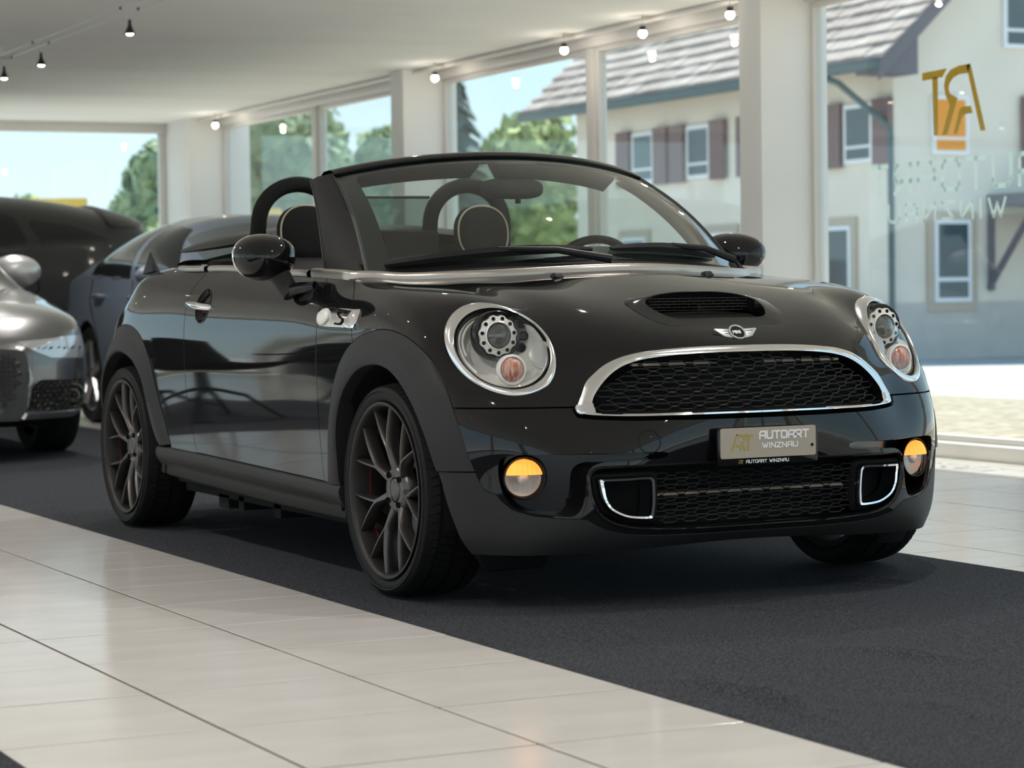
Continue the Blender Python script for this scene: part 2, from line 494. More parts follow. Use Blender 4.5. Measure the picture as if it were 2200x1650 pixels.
# roof: boarded slab and courses of tiles, each course its own piece
for side in (0, 1):
    def rp(a, s, dz):
        b = -0.75 + s if side == 0 else LG + 0.75 - s
        return hp(a, b, ZE - 0.75 * pitch + s * pitch + dz)
    L = LG / 2 + 0.75
    MB().add([rp(-0.65, 0, 0), rp(LE + 0.9, 0, 0), rp(LE + 0.9, L, 0), rp(-0.65, L, 0), rp(-0.65, 0, 0.12), rp(LE + 0.9, 0, 0.12), rp(LE + 0.9, L, 0.12), rp(-0.65, L, 0.12)],
             [(0, 1, 2, 3), (7, 6, 5, 4), (0, 4, 5, 1), (1, 5, 6, 2), (2, 6, 7, 3), (3, 7, 4, 0)]).build('roof_boarding', M['soffit'], house, smooth=False)
    if side == 0:
        nrow = 22
        for k in range(nrow):
            s0, s1 = L * k / nrow, L * (k + 1.25) / nrow
            mb = MB()
            nt_ = 46
            for t in range(nt_):
                a0 = -0.72 + (LE + 1.7) * t / nt_
                a1 = a0 + (LE + 1.7) / nt_ * 0.95
                w = random.uniform(-0.012, 0.012)
                mb.add([rp(a0, s0, 0.20 + w), rp(a1, s0, 0.20 + w), rp(a1, s1, 0.13 + w), rp(a0, s1, 0.13 + w), rp(a0, s0, 0.13), rp(a1, s0, 0.13)], [(0, 1, 2, 3), (0, 4, 5, 1), (0, 3, 4), (1, 5, 2)])
            mb.build('tile_course', M['rooftile'], house, smooth=False)
hbox('gutter', -0.65, LE + 0.9, -0.88, -0.74, ZE - 0.75 * pitch - 0.05, ZE - 0.75 * pitch + 0.09, M['gutter'])
# verge board and boarded gable soffit
MB().add([hp(-0.66, -0.75, ZE - 0.75 * pitch - 0.22), hp(-0.66, LG / 2, zr - 0.1), hp(-0.66, LG / 2, zr + 0.1), hp(-0.66, -0.75, ZE - 0.75 * pitch + 0.1),
          hp(-0.60, -0.75, ZE - 0.75 * pitch - 0.22), hp(-0.60, LG / 2, zr - 0.1), hp(-0.60, LG / 2, zr + 0.1), hp(-0.60, -0.75, ZE - 0.75 * pitch + 0.1)],
         [(0, 1, 2, 3), (7, 6, 5, 4), (0, 4, 5, 1), (1, 5, 6, 2), (2, 6, 7, 3), (3, 7, 4, 0)]).build('verge_board', M['timber'], house, smooth=False)
MB().add([hp(-0.6, -0.75, ZE - 0.78), hp(0.0, -0.75, ZE - 0.78), hp(0, 0.05, ZE - 0.78), hp(-0.6, 0.05, ZE - 0.78), hp(-0.6, -0.75, ZE - .6), hp(0, -0.75, ZE - .6), hp(0, 0.05, ZE + .1), hp(-0.6, 0.05, ZE + .1)],
         [(0, 3, 2, 1), (4, 5, 6, 7), (0, 1, 5, 4), (1, 2, 6, 5), (2, 3, 7, 6), (3, 0, 4, 7)]).build('eaves_box', M['timber'], house, smooth=False)
MB().tube([hp(0.9, -0.78, ZE - 0.72), hp(0.55, -0.7, ZE - 0.85), hp(0.02, -0.12, ZE - 1.55), hp(-0.05, -0.1, ZE - 1.7), hp(-0.05, -0.1, ZB)], 0.055, 8).build('downpipe', M['gutter'], house)
def hwin(face, c, z0, w, h, shut=False, pane='darkpane', blind=False, surround=True):
    """window on the eaves side ('e', c along a) or the gable side ('g', c along b)"""
    def bx(name, u0, u1, d0, d1, z0_, z1_, m, par):
        if face == 'e': return hbox(name, c + u0, c + u1, d0, d1, z0_, z1_, m, par)
        return hbox(name, d0, d1, c + u0, c + u1, z0_, z1_, m, par)
    wnd = empty('window', parent=house)
    if surround:
        bx('surround', -w / 2 - .14, w / 2 + .14, -.05, .03, z0 - .16, z0 + h + .14, M['stone'], wnd)
    bx('window_frame', -w / 2, w / 2, -.07, .04, z0, z0 + h, M['upvc'], wnd)
    t = .07
    bx('pane', -w / 2 + t, w / 2 - t, -.075, .03, z0 + h * .30, z0 + h - t, M['orange'] if blind else M[pane], wnd)
    bx('pane', -w / 2 + t, w / 2 - t, -.075, .03, z0 + t, z0 + h * .25, M['orange'] if blind else M[pane], wnd)
    if shut:
        for sg in (-1, 1):
            bx('shutter', sg * (w / 2 + .3) - .24, sg * (w / 2 + .3) + .24, -.12, -.05, z0 - .05, z0 + h + .05, M['shutter'], wnd)
    return wnd
for c in (0.9, 3.6, 5.9, 7.9):
    hwin('e', c, 2.95, .80, .98, shut=True, surround=False)
for c in (1.6, 5.2, 8.3):
    hwin('e', c, 0.42, .9, 1.5)
hwin('g', 1.12, 3.05, .75, .98, blind=True, surround=False)
hwin('g', 1.15, 0.62, .75, 1.36)
hwin('g', 2.75, 4.85, 1.0, 1.1, surround=False)
hwin('g', 3.55, 2.9, .8, 1.1, shut=True, surround=False)
# timber porch roof on the gable side
pr = empty('porch', parent=house)
hbox('porch_roof', -1.3, 0.0, 1.9, 4.6, 2.2, 2.4, M['timber'], pr)
hbox('porch_fascia', -1.32, -1.24, 1.9, 4.6, 1.75, 2.42, M['timber'], pr)
MB().tube([hp(-1.2, 1.95, 2.2), hp(0, 1.95, 0.85)], 0.06, 6).build('brace', M['timber'], pr)
MB().tube([hp(-0.06, 1.95, 2.2), hp(-0.06, 1.95, 0.8)], 0.06, 6).build('brace', M['timber'], pr)

# ---- trees and hedges: trunk and a crown of many leaf tufts
def crown(name, blobs, m, par, n=1500, leaf=0.28):
    cs = np.array([b[:3] for b in blobs]); rs = np.array([b[3] for b in blobs])
    pr_ = rs ** 2 / (rs ** 2).sum()
    idx = rng.choice(len(blobs), n, p=pr_)
    d = nrm(rng.normal(size=(n, 3)))
    c = cs[idx] + d * (rs[idx] * rng.uniform(0.72, 1.05, n))[:, None]
    nn = nrm(d + rng.normal(size=(n, 3)) * 0.6)
    a = nrm(np.cross(nn, rng.normal(size=(n, 3)))); b = np.cross(nn, a)
    s = leaf * rng.uniform(0.6, 1.3, n)[:, None]
    P = np.stack([c - a * s, c + b * s * .6, c + a * s, c - b * s * .6], 1)
    P[:, 2] += nn * s * 0.25
    mb = MB(); mb.v = [tuple(p) for p in P.reshape(-1, 3)]; mb.n = len(mb.v)
    mb.f = [(4 * i, 4 * i + 1, 4 * i + 2, 4 * i + 3) for i in range(n)]
    for bl in blobs:                              # dense heart of each bough
        u, w = np.meshgrid(np.linspace(0, 2 * PI, 9, endpoint=False), np.linspace(0.15, PI - .15, 6), indexing='ij')
        mb.grid(np.stack([bl[0] + bl[3] * .8 * np.cos(u) * np.sin(w), bl[1] + bl[3] * .8 * np.sin(u) * np.sin(w), bl[2] + bl[3] * .8 * np.cos(w)], -1), cu=True)
    o = mb.build(name, m, par, smooth=False, fix=False)
    return tag(o, kind='stuff')
def tree(name, px, D, ztop, rad, m, label, n=1400, ztrunk=None, leaf=0.3, cat='tree', grp=None, zb=None):
    X = (px - 1100) / FPX * D
    base = W3(X, D, -0.32)
    root = tag(empty(name, base), label, cat, grp)
    zt = zb if zb is not None else ztop - 2.2 * rad
    bl = []
    for k in range(9):
        z = zt + (ztop - zt) * (0.15 + 0.75 * (k + .5) / 9)
        r = rad * (0.42 + 0.25 * math.sin(PI * (k + .7) / 9.5)) * random.uniform(.8, 1.15)
        an = k * 2.4
        off = (rad - r) * random.uniform(.5, 1)
        bl.append((off * math.cos(an), off * math.sin(an), z + 0.32, r))
    MB().tube([(0, 0, 0), (0.1, 0, (zt + .32) * .6 + .3), (0, 0.05, zt + .32 + (ztop - zt) * .6)], [0.22, 0.16, 0.06], 7).build('trunk', M['bark'], root)
    crown('crown', bl, m, root, n, leaf)
    return root
def conifer(px, D, ztop, rad, label):
    X = (px - 1100) / FPX * D
    root = tag(empty('conifer_tree', W3(X, D, -0.32)), label, 'tree')
    MB().tube([(0, 0, 0), (0, 0, ztop)], [0.25, 0.03], 7).build('trunk', M['bark'], root)
    mb = MB()
    for k in range(15):
        z = 1.0 + (ztop - 0.6) * k / 15
        r = rad * (1 - (k / 15.5) ** 1.1) + .15
        for j in range(16):
            a = 2 * PI * (j + .5 * (k % 2)) / 16 + random.uniform(-.1, .1)
            rr = r * random.uniform(.75, 1.1)
            c, s = math.cos(a), math.sin(a)
            w = 0.35 + rr * .16
            mb.add([(0, 0, z + .9), (c * rr * .6 - s * w, s * rr * .6 + c * w, z + .25), (c * rr, s * rr, z - .15), (c * rr * .6 + s * w, s * rr * .6 - c * w, z + .25), (c * rr * .6, s * rr * .6, z + .42)],
                   [(0, 1, 4), (0, 4, 3), (1, 2, 4), (4, 2, 3)])
    tag(mb.build('crown', M['leaf_c'], root, smooth=False, fix=False), kind='stuff')
conifer(955, 58, 7.4, 2.0, 'dark blue-green conifer beyond the middle window')
tree('round_tree', 1130, 62, 5.4, 1.9, M['leaf_b'], 'rounded yellow-green tree left of the cream house', 1600, leaf=.24)
tree('leafy_tree', 590, 70, 6.6, 2.6, M['leaf_a'], 'broad green tree filling the far right window, left of its mullion', 2200, leaf=.26)
tree('leafy_tree', 520, 76, 6.0, 2.0, M['leaf_a'], 'green tree beside the white corner pier in the far right window', 1600, leaf=.26)
tree('leafy_tree', 665, 82, 6.9, 1.6, M['leaf_a'], 'tall green tree directly behind the far window mullion', 1400, leaf=.26)
tree('leafy_tree', 755, 78, 5.4, 2.0, M['leaf_b'], 'yellow-green tree right of the far window mullion', 1600, leaf=.26)
tree('leafy_tree', 830, 74, 5.9, 1.7, M['leaf_a'], 'green tree at the right edge of the far right window', 1500, leaf=.26)
tree('leafy_tree', 352, 66, 5.1, 1.35, M['leaf_a'], 'green tree at the right edge of the back window', 1500, leaf=.22)
tree('leafy_tree', 292, 74, 4.2, 0.9, M['leaf_a'], 'smaller green tree left of the tree by the back window edge', 900, leaf=.2)
tree('leafy_shrub', 362, 60, 2.7, 0.9, M['leaf_b'], 'yellow-green shrub under the tree at the back window', 700, leaf=.18, cat='shrub')
tree('leafy_tree', 40, 90, 4.7, 1.2, M['leaf_b'], 'pale green tree at the left edge of the back window', 900, leaf=.24)
def hedge(name, px0, px1, D, z, m, label, cat='hedge', th=1.2):
    a, b = Vector(W3((px0 - 1100) / FPX * D, D, -.32)), Vector(W3((px1 - 1100) / FPX * D, D, -.32))
    n = int((b - a).length / .7) + 2
    root = tag(empty(name, a), label, cat)
    bl = []
    for k in range(n):
        p = (b - a) * (k / (n - 1))
        for q in range(3):
            bl.append((p.x + random.uniform(-.2, .2), p.y + random.uniform(-.3, .3), (z + .32) * (q + .5) / 3, (z + .32) / 4.2 + .25))
    crown('foliage', bl, m, root, min(3500, 160 * n), .2)
hedge('hedge', 480, 1180, 50, 1.3, M['leaf_a'], 'long green hedge low behind the far windows')
hedge('hedge', -60, 400, 52, 1.3, M['leaf_a'], 'green hedge along the foot of the back window')
# a yellow gantry beyond the back window
def gantry(px, D, z, w, label):
    X = (px - 1100) / FPX * D
    root = tag(empty('yellow_gantry', W3(X, D, -.32)), label, 'gantry')
    MB().box((-w / 2, -.2, z), (w / 2, .2, z + .45)).build('beam', M['yellow'], root, smooth=False)
    for s in (-1, 1):
        MB().box((s * w * .38 - .12, -.15, 0), (s * w * .38 + .12, .15, z)).build('leg', M['yellow'], root, smooth=False)
    root.rotation_euler = (0, 0, math.atan2(RH.y, RH.x))
gantry(135, 70, 3.75, 1.6, 'yellow gantry seen through the back window above the dark car')
gantry(590, 66, 3.2, 0.5, 'small yellow gantry seen through the far right window')
# parked things and a fence across the street behind the windscreen
o = MB().box((0, 0, 0), (.9, .12, 1.75)).build('fence_panel', M['winegrey'], smooth=False)
o.location = W3((1055 - 1100) / FPX * 43, 43, -.32); o.rotation_euler = (0, 0, math.atan2(RH.y, RH.x))
tag(o, 'wine red fence panel seen through the windscreen', 'fence')
# ================================================================ body surface of the roadster
# control net of a cubic B-spline shell: columns run from the sill or chin up to the scuttle or belt line
NET = np.array([
    [(-0.0000, -0.5882, 0.1714), (-0.0000, -0.6468, 0.2194), (0.0000, -0.6590, 0.3378), (-0.0000, -0.6866, 0.4429), (-0.0000, -0.6860, 0.5356), (0.0000, -0.6518, 0.6188), (-0.0000, -0.6087, 0.6856), (-0.0000, -0.5577, 0.7231), (0.0000, -0.4335, 0.7768), (0.0000, -0.2669, 0.8401), (0.0000, -0.1004, 0.8806), (0.0000, 0.0523, 0.9145)],
    [(0.2009, -0.5866, 0.1659), (0.2049, -0.6506, 0.2147), (0.2075, -0.6408, 0.3344), (0.1874, -0.6710, 0.4408), (0.1903, -0.6605, 0.5324), (0.1961, -0.6339, 0.6121), (0.1871, -0.5889, 0.6773), (0.1944, -0.5436, 0.7235), (0.2015, -0.4106, 0.7866), (0.2065, -0.2458, 0.8377), (0.2067, -0.0378, 0.8867), (0.2063, 0.0875, 0.9069)],
    [(0.3824, -0.6028, 0.1594), (0.3926, -0.6444, 0.2075), (0.4105, -0.6533, 0.3255), (0.3866, -0.6598, 0.4321), (0.3888, -0.6242, 0.5274), (0.3929, -0.5847, 0.6001), (0.3745, -0.5534, 0.6605), (0.3829, -0.5009, 0.7271), (0.4066, -0.4016, 0.7917), (0.4053, -0.2046, 0.8503), (0.4033, -0.0119, 0.8742), (0.3987, 0.1541, 0.8974)],
    [(0.5333, -0.5499, 0.1546), (0.5323, -0.6019, 0.2050), (0.5349, -0.5958, 0.3274), (0.5454, -0.5819, 0.4326), (0.5144, -0.5331, 0.5316), (0.5221, -0.5165, 0.5939), (0.4952, -0.4753, 0.6630), (0.5225, -0.4431, 0.7099), (0.5048, -0.2927, 0.7959), (0.5160, -0.1401, 0.8487), (0.5053, 0.0084, 0.8767), (0.5062, 0.2470, 0.8960)],
    [(0.6493, -0.5010, 0.1516), (0.6430, -0.5259, 0.2034), (0.6376, -0.5103, 0.3335), (0.6620, -0.5250, 0.4430), (0.6398, -0.5032, 0.5461), (0.6072, -0.4761, 0.6063), (0.6109, -0.4054, 0.6600), (0.6260, -0.3431, 0.7121), (0.6521, -0.3034, 0.8395), (0.6152, -0.0794, 0.8608), (0.6060, 0.1014, 0.8759), (0.5759, 0.3320, 0.8935)],
    [(0.7375, -0.3728, 0.1512), (0.7572, -0.4044, 0.1991), (0.7698, -0.4099, 0.3289), (0.7729, -0.4137, 0.4485), (0.7582, -0.4017, 0.5458), (0.7600, -0.3662, 0.6051), (0.7492, -0.2963, 0.6591), (0.7640, -0.2641, 0.7195), (0.7424, -0.1332, 0.8194), (0.7145, -0.0026, 0.8588), (0.6805, 0.1238, 0.8731), (0.6073, 0.3849, 0.8945)],
    [(0.8262, -0.2594, 0.1571), (0.8490, -0.2644, 0.2093), (0.8428, -0.2610, 0.3437), (0.8386, -0.2667, 0.4600), (0.8265, -0.2581, 0.5558), (0.8263, -0.2582, 0.6106), (0.8223, -0.2371, 0.6588), (0.8081, -0.2028, 0.7461), (0.7707, -0.0957, 0.8271), (0.7405, 0.1019, 0.8709), (0.7021, 0.2236, 0.8797), (0.6341, 0.4301, 0.9001)],
    [(0.7875, 0.0408, 0.1586), (0.7893, 0.0620, 0.2066), (0.8022, 0.0649, 0.3337), (0.8066, 0.0723, 0.4434), (0.8127, 0.0562, 0.5338), (0.8186, 0.0403, 0.6156), (0.8170, 0.0517, 0.6755), (0.8158, 0.0360, 0.7709), (0.7957, 0.0637, 0.8231), (0.7513, 0.1984, 0.8583), (0.7405, 0.3116, 0.8720), (0.6831, 0.4567, 0.9031)],
    [(0.7863, 0.1860, 0.1598), (0.7920, 0.1701, 0.2051), (0.8011, 0.1628, 0.3336), (0.8091, 0.1668, 0.4360), (0.8139, 0.1657, 0.5424), (0.8123, 0.1840, 0.6299), (0.8132, 0.2599, 0.6747), (0.8099, 0.2444, 0.7567), (0.7815, 0.2628, 0.8043), (0.7611, 0.3399, 0.8416), (0.7294, 0.4050, 0.8655), (0.7190, 0.4838, 0.9007)],
    [(0.7787, 0.6158, 0.1604), (0.7843, 0.6318, 0.2056), (0.7934, 0.6333, 0.3339), (0.8010, 0.6333, 0.4417), (0.8053, 0.6314, 0.5325), (0.8086, 0.6176, 0.6510), (0.8055, 0.6330, 0.7042), (0.8010, 0.6022, 0.7548), (0.7927, 0.5238, 0.8007), (0.7771, 0.5402, 0.8410), (0.7514, 0.5397, 0.8758), (0.7180, 0.4999, 0.9070)],
    [(0.7779, 0.8863, 0.1605), (0.7842, 0.8832, 0.2054), (0.7931, 0.8807, 0.3324), (0.8008, 0.8802, 0.4423), (0.8051, 0.8854, 0.5356), (0.8080, 0.8815, 0.6362), (0.8038, 0.8794, 0.7007), (0.7976, 0.8923, 0.7602), (0.7873, 0.8909, 0.8114), (0.7706, 0.9151, 0.8537), (0.7458, 0.9169, 0.8886), (0.7103, 0.9118, 0.9196)],
    [(0.7778, 1.2512, 0.1608), (0.7845, 1.2517, 0.2052), (0.7935, 1.2532, 0.3334), (0.8013, 1.2526, 0.4414), (0.8055, 1.2523, 0.5315), (0.8082, 1.2537, 0.6410), (0.8031, 1.2508, 0.7078), (0.7958, 1.2537, 0.7690), (0.7845, 1.2472, 0.8216), (0.7673, 1.2582, 0.8654), (0.7430, 1.2674, 0.9020), (0.7202, 1.2713, 0.9343)],
    [(0.7795, 1.6017, 0.1616), (0.7842, 1.6034, 0.2046), (0.7934, 1.6016, 0.3344), (0.8005, 1.6014, 0.4382), (0.8076, 1.6004, 0.5405), (0.8100, 1.6031, 0.6630), (0.8044, 1.6044, 0.7219), (0.7967, 1.6052, 0.7776), (0.7851, 1.5984, 0.8281), (0.7677, 1.6040, 0.8728), (0.7431, 1.6078, 0.9121), (0.7000, 1.6080, 0.9481)],
    [(0.7813, 1.9404, 0.1624), (0.7899, 1.9418, 0.2039), (0.7991, 1.9449, 0.3353), (0.8068, 1.9437, 0.4378), (0.8117, 1.9455, 0.5363), (0.8135, 1.9427, 0.6615), (0.8078, 1.9369, 0.7246), (0.7998, 1.9350, 0.7859), (0.7878, 1.9454, 0.8416), (0.7686, 1.9555, 0.8872), (0.7397, 1.9670, 0.9217), (0.7363, 1.9720, 0.9488)],
    [(0.8011, 2.2862, 0.1620), (0.7952, 2.2739, 0.2040), (0.8076, 2.2707, 0.3353), (0.8137, 2.2756, 0.4384), (0.8148, 2.2699, 0.5369), (0.8155, 2.2754, 0.6641), (0.8093, 2.2801, 0.7253), (0.8011, 2.3026, 0.7857), (0.7879, 2.2696, 0.8436), (0.7645, 2.2994, 0.8952), (0.7266, 2.2751, 0.9366), (0.6660, 2.2638, 0.9693)],
    [(0.7670, 2.7170, 0.1600), (0.8034, 2.7299, 0.2058), (0.8026, 2.7422, 0.3333), (0.8127, 2.7265, 0.4380), (0.8146, 2.7434, 0.5395), (0.8132, 2.7280, 0.6574), (0.8057, 2.7291, 0.7252), (0.7969, 2.6829, 0.7930), (0.7824, 2.6197, 0.8595), (0.7540, 2.5880, 0.9203), (0.7064, 2.5469, 0.9711), (0.6443, 2.4867, 1.0132)],
    [(0.6361, 2.9815, 0.1587), (0.6568, 3.0332, 0.2079), (0.6826, 3.0141, 0.3326), (0.6895, 3.0363, 0.4402), (0.6950, 3.0016, 0.5428), (0.6958, 2.9922, 0.6496), (0.6730, 2.9444, 0.7264), (0.6480, 2.8854, 0.8031), (0.6162, 2.8446, 0.8771), (0.5732, 2.8015, 0.9436), (0.5194, 2.7572, 0.9997), (0.4597, 2.6903, 1.0481)],
    [(0.2910, 3.1184, 0.1587), (0.2844, 3.1348, 0.2099), (0.2779, 3.1256, 0.3345), (0.2786, 3.1280, 0.4444), (0.2808, 3.0960, 0.5494), (0.2834, 3.0694, 0.6569), (0.2909, 3.0207, 0.7381), (0.3017, 2.9740, 0.8278), (0.3269, 2.9034, 0.9099), (0.3416, 2.8677, 0.9859), (0.3746, 2.7978, 1.0409), (0.2808, 2.7394, 1.0868)],
    [(0.0000, 3.1651, 0.1597), (-0.0000, 3.1893, 0.2123), (-0.0000, 3.1719, 0.3380), (-0.0000, 3.1730, 0.4500), (0.0000, 3.1297, 0.5581), (0.0000, 3.0983, 0.6698), (-0.0000, 3.0459, 0.7581), (-0.0000, 2.9965, 0.8519), (0.0000, 2.9320, 0.9368), (0.0000, 2.8849, 1.0128), (0.0000, 2.8239, 1.0713), (-0.0000, 2.7634, 1.1237)],
])
# the wings fall away gently behind the cockpit
for c_, r_ in ((14, (.830, .895, .935, .960)), (15, (.845, .915, .950, .962)), (16, (.840, .893, .926, .944)), (17, (.838, .885, .914, .932)), (18, (.838, .885, .912, .930))):
    NET[c_, 8:12, 2] = r_
NU, NV = NET.shape[:2]
def bspl(t):
    return np.stack([(1 - t) ** 3, 3 * t ** 3 - 6 * t ** 2 + 4, -3 * t ** 3 + 3 * t ** 2 + 3 * t + 1, t ** 3]) / 6
def weights(us, n, mirror):
    A = np.zeros((len(us), n)); B = np.zeros((len(us), n))
    i = np.minimum(us.astype(int), n - 2); w = bspl(us - i)
    for k in range(4):
        for r, (ii, ww) in enumerate(zip(i - 1 + k, w[k])):
            if 0 <= ii < n: A[r, ii] += ww
            elif mirror: B[r, 1 if ii < 0 else n - 2] += ww
            elif ii < 0: A[r, 0] += 2 * ww; A[r, 1] -= ww
            else: A[r, n - 1] += 2 * ww; A[r, n - 2] -= ww
    return A, B
def shell(us, vs):
    A, B = weights(us, NU, True); Cv, _ = weights(vs, NV, False)
    S = np.einsum('ui,ijk->ujk', A + B, NET); S[..., 0] = (A - B) @ NET[..., 0]
    return np.einsum('vj,ujk->uvk', Cv, S)
def even_params(n_max, length_fn, step):
    t = np.linspace(0, n_max, n_max * 24 + 1)
    L = length_fn(t)
    s = np.r_[0, np.cumsum(L)]
    m = int(s[-1] / step)
    return np.interp(np.linspace(0, s[-1], m + 1), s, t)
STEP = 0.0085
us = even_params(NU - 1, lambda t: np.linalg.norm(np.diff(shell(t, np.array([2.0, 4.0, 6.0])), axis=0), axis=2).mean(1), STEP)
vs = even_params(NV - 1, lambda t: np.linalg.norm(np.diff(shell(np.array([1.0, 3.0, 4.5, 9.0]), t), axis=1), axis=2).mean(0), STEP)
SS = shell(us, vs)
SN = np.cross(np.gradient(SS, axis=0), np.gradient(SS, axis=1))
SN = nrm(SN)
if SN[5, len(vs) // 3, 1] > 0: SN = -SN
# half shell on the +x side as triangles; side = -1 mirrors it
a, b = SS.shape[:2]
ii, jj = np.meshgrid(np.arange(a - 1), np.arange(b - 1), indexing='ij')
q = (ii * b + jj).ravel()
TRI = np.concatenate([np.stack([q, q + b, q + b + 1], 1), np.stack([q, q + b + 1, q + 1], 1)])
HV, HN = SS.reshape(-1, 3), SN.reshape(-1, 3)
UV = np.stack(np.meshgrid(us, vs, indexing='ij'), -1).reshape(-1, 2)
fn = np.cross(HV[TRI[:, 1]] - HV[TRI[:, 0]], HV[TRI[:, 2]] - HV[TRI[:, 0]])
if ((fn * HN[TRI[:, 0]]).sum(1) < 0).mean() > .5: TRI = TRI[:, ::-1]

def clip(V, N, T, g):
    """keep the part of the triangle mesh where g < 0; returns V, N, T and the per-vertex sources"""
    ins = g < 0
    c = ins[T].sum(1)
    keep = T[c == 3]
    newV, newN, out, cache = [], [], [], {}
    base = len(V)
    def cut(i, j):
        k = (i, j) if i < j else (j, i)
        if k not in cache:
            t = g[k[0]] / (g[k[0]] - g[k[1]])
            cache[k] = base + len(newV)
            newV.append(V[k[0]] * (1 - t) + V[k[1]] * t)
            newN.append(N[k[0]] * (1 - t) + N[k[1]] * t)
        return cache[k]
    for t in T[(c > 0) & (c < 3)]:
        poly = []
        for k in range(3):
            i, j = int(t[k]), int(t[(k + 1) % 3])
            if ins[i]: poly.append(i)
            if ins[i] != ins[j]: poly.append(cut(i, j))
        for k in range(1, len(poly) - 1):
            out.append((poly[0], poly[k], poly[k + 1]))
    if newV:
        V = np.vstack([V, newV]); N = np.vstack([N, nrm(np.array(newN))])
        T = np.vstack([keep, np.array(out, int).reshape(-1, 3)])
    else: T = keep
    use = np.unique(T)
    mp = -np.ones(len(V), int); mp[use] = np.arange(len(use))
    return V[use], N[use], mp[T]

def poly_sd(P, poly):
    """signed distance of 2-d points to a closed polygon (negative inside)"""
    poly = np.asarray(poly, float)
    d = np.full(len(P), 1e9); ins = np.zeros(len(P), bool)
    for k in range(len(poly)):
        p, q_ = poly[k], poly[(k + 1) % len(poly)]
        e = q_ - p; w = P - p
        t = np.clip((w @ e) / (e @ e + 1e-12), 0, 1)
        d = np.minimum(d, np.hypot(*(w - t[:, None] * e).T))
        c = ((p[1] > P[:, 1]) != (q_[1] > P[:, 1]))
        with np.errstate(divide='ignore', invalid='ignore'):
            xi = p[0] + (P[:, 1] - p[1]) * e[0] / (e[1] if abs(e[1]) > 1e-12 else 1e-12)
        ins ^= c & (P[:, 0] < xi)
    return np.where(ins, -d, d)
def smooth_poly(pts, n=160, closed=True):
    """Catmull-Rom curve through points"""
    P = np.asarray(pts, float); m = len(P)
    out = []
    seg = m if closed else m - 1
    per = max(2, n // seg)
    for i in range(seg):
        if closed: a_, b_, c_, d_ = P[i - 1], P[i], P[(i + 1) % m], P[(i + 2) % m]
        else: a_, b_, c_, d_ = P[max(i - 1, 0)], P[i], P[i + 1], P[min(i + 2, m - 1)]
        for k in range(per):
            t = k / per
            out.append(.5 * (2 * b_ + (c_ - a_) * t + (2 * a_ - 5 * b_ + 4 * c_ - d_) * t * t + (3 * b_ - a_ - 3 * c_ + d_) * t ** 3))
    if not closed: out.append(P[-1])
    return np.array(out)

def boundary_loops(T):
    E = np.concatenate([T[:, [0, 1]], T[:, [1, 2]], T[:, [2, 0]]])
    S_ = np.sort(E, 1)
    key = S_[:, 0] * 10 ** 7 + S_[:, 1]
    u, inv, cnt = np.unique(key, return_inverse=True, return_counts=True)
    return E[cnt[inv] == 1]

def finish(name, parts, mat_, parent, thick=0.012, lift=0.0):
    """parts: list of (V, N, T, side). One object with exact normals and folded-in edges"""
    VV, FF, LN = [], [], []
    base = 0
    for V, N, T, side in parts:
        V = V + N * lift
        m = np.array([side, 1, 1.0])
        Vs, Ns = V * m, N * m
        Ts = T if side > 0 else T[:, ::-1]
        VV.append(Vs); FF.append(Ts + base); LN.append(Ns[Ts].reshape(-1, 3))
        base += len(Vs)
        if thick:
            E = boundary_loops(Ts)
            mid = (Vs[E[:, 0]] + Vs[E[:, 1]]) / 2
            E = E[np.abs(mid[:, 0]) > 1e-3]                      # not along the centre line
            A_, B_ = Vs[E[:, 0]], Vs[E[:, 1]]
            A2, B2 = A_ - Ns[E[:, 0]] * thick, B_ - Ns[E[:, 1]] * thick
            n = len(E)
            VV.append(np.concatenate([A_, B_, A2, B2]))
            k = np.arange(n) + base
            t1 = np.stack([k + n, k, k + 2 * n], 1); t2 = np.stack([k + n, k + 2 * n, k + 3 * n], 1)
            fnm = nrm(np.cross(A_ - B_, A2 - B_))
            rnd = nrm(fnm + 0.35 * Ns[E[:, 0]])
            FF.append(np.concatenate([t1, t2])); LN.append(np.concatenate([np.repeat(rnd, 3, 0), np.repeat(rnd, 3, 0)]))
            base += 4 * n
    VV, FF, LN = np.concatenate(VV), np.concatenate(FF), np.concatenate(LN)
    me = bpy.data.meshes.new(name)
    me.vertices.add(len(VV)); me.vertices.foreach_set('co', VV.astype(np.float32).ravel())
    me.loops.add(len(FF) * 3); me.loops.foreach_set('vertex_index', FF.astype(np.int32).ravel())
    me.polygons.add(len(FF)); me.polygons.foreach_set('loop_start', (np.arange(len(FF)) * 3).astype(np.int32))
    me.polygons.foreach_set('use_smooth', np.ones(len(FF), bool))
    me.update(calc_edges=True)
    me.validate(clean_customdata=False)
    if len(me.loops) == len(LN):
        me.normals_split_custom_set(LN.astype(np.float32).tolist())
    return link(name, me, mat_, parent)

def cut_panel(conds, region=None):
    """conds: functions of (V) giving g; kept where every g < 0"""
    V, N, T = HV, HN, TRI
    if region is not None:                      # quick crop first
        m = region(V)
        T = T[m[T].all(1)]
        use = np.unique(T); mp = -np.ones(len(V), int); mp[use] = np.arange(len(use))
        V, N, T = V[use], N[use], mp[T]
    for c in conds:
        V, N, T = clip(V, N, T, c(V))
    return V, N, T

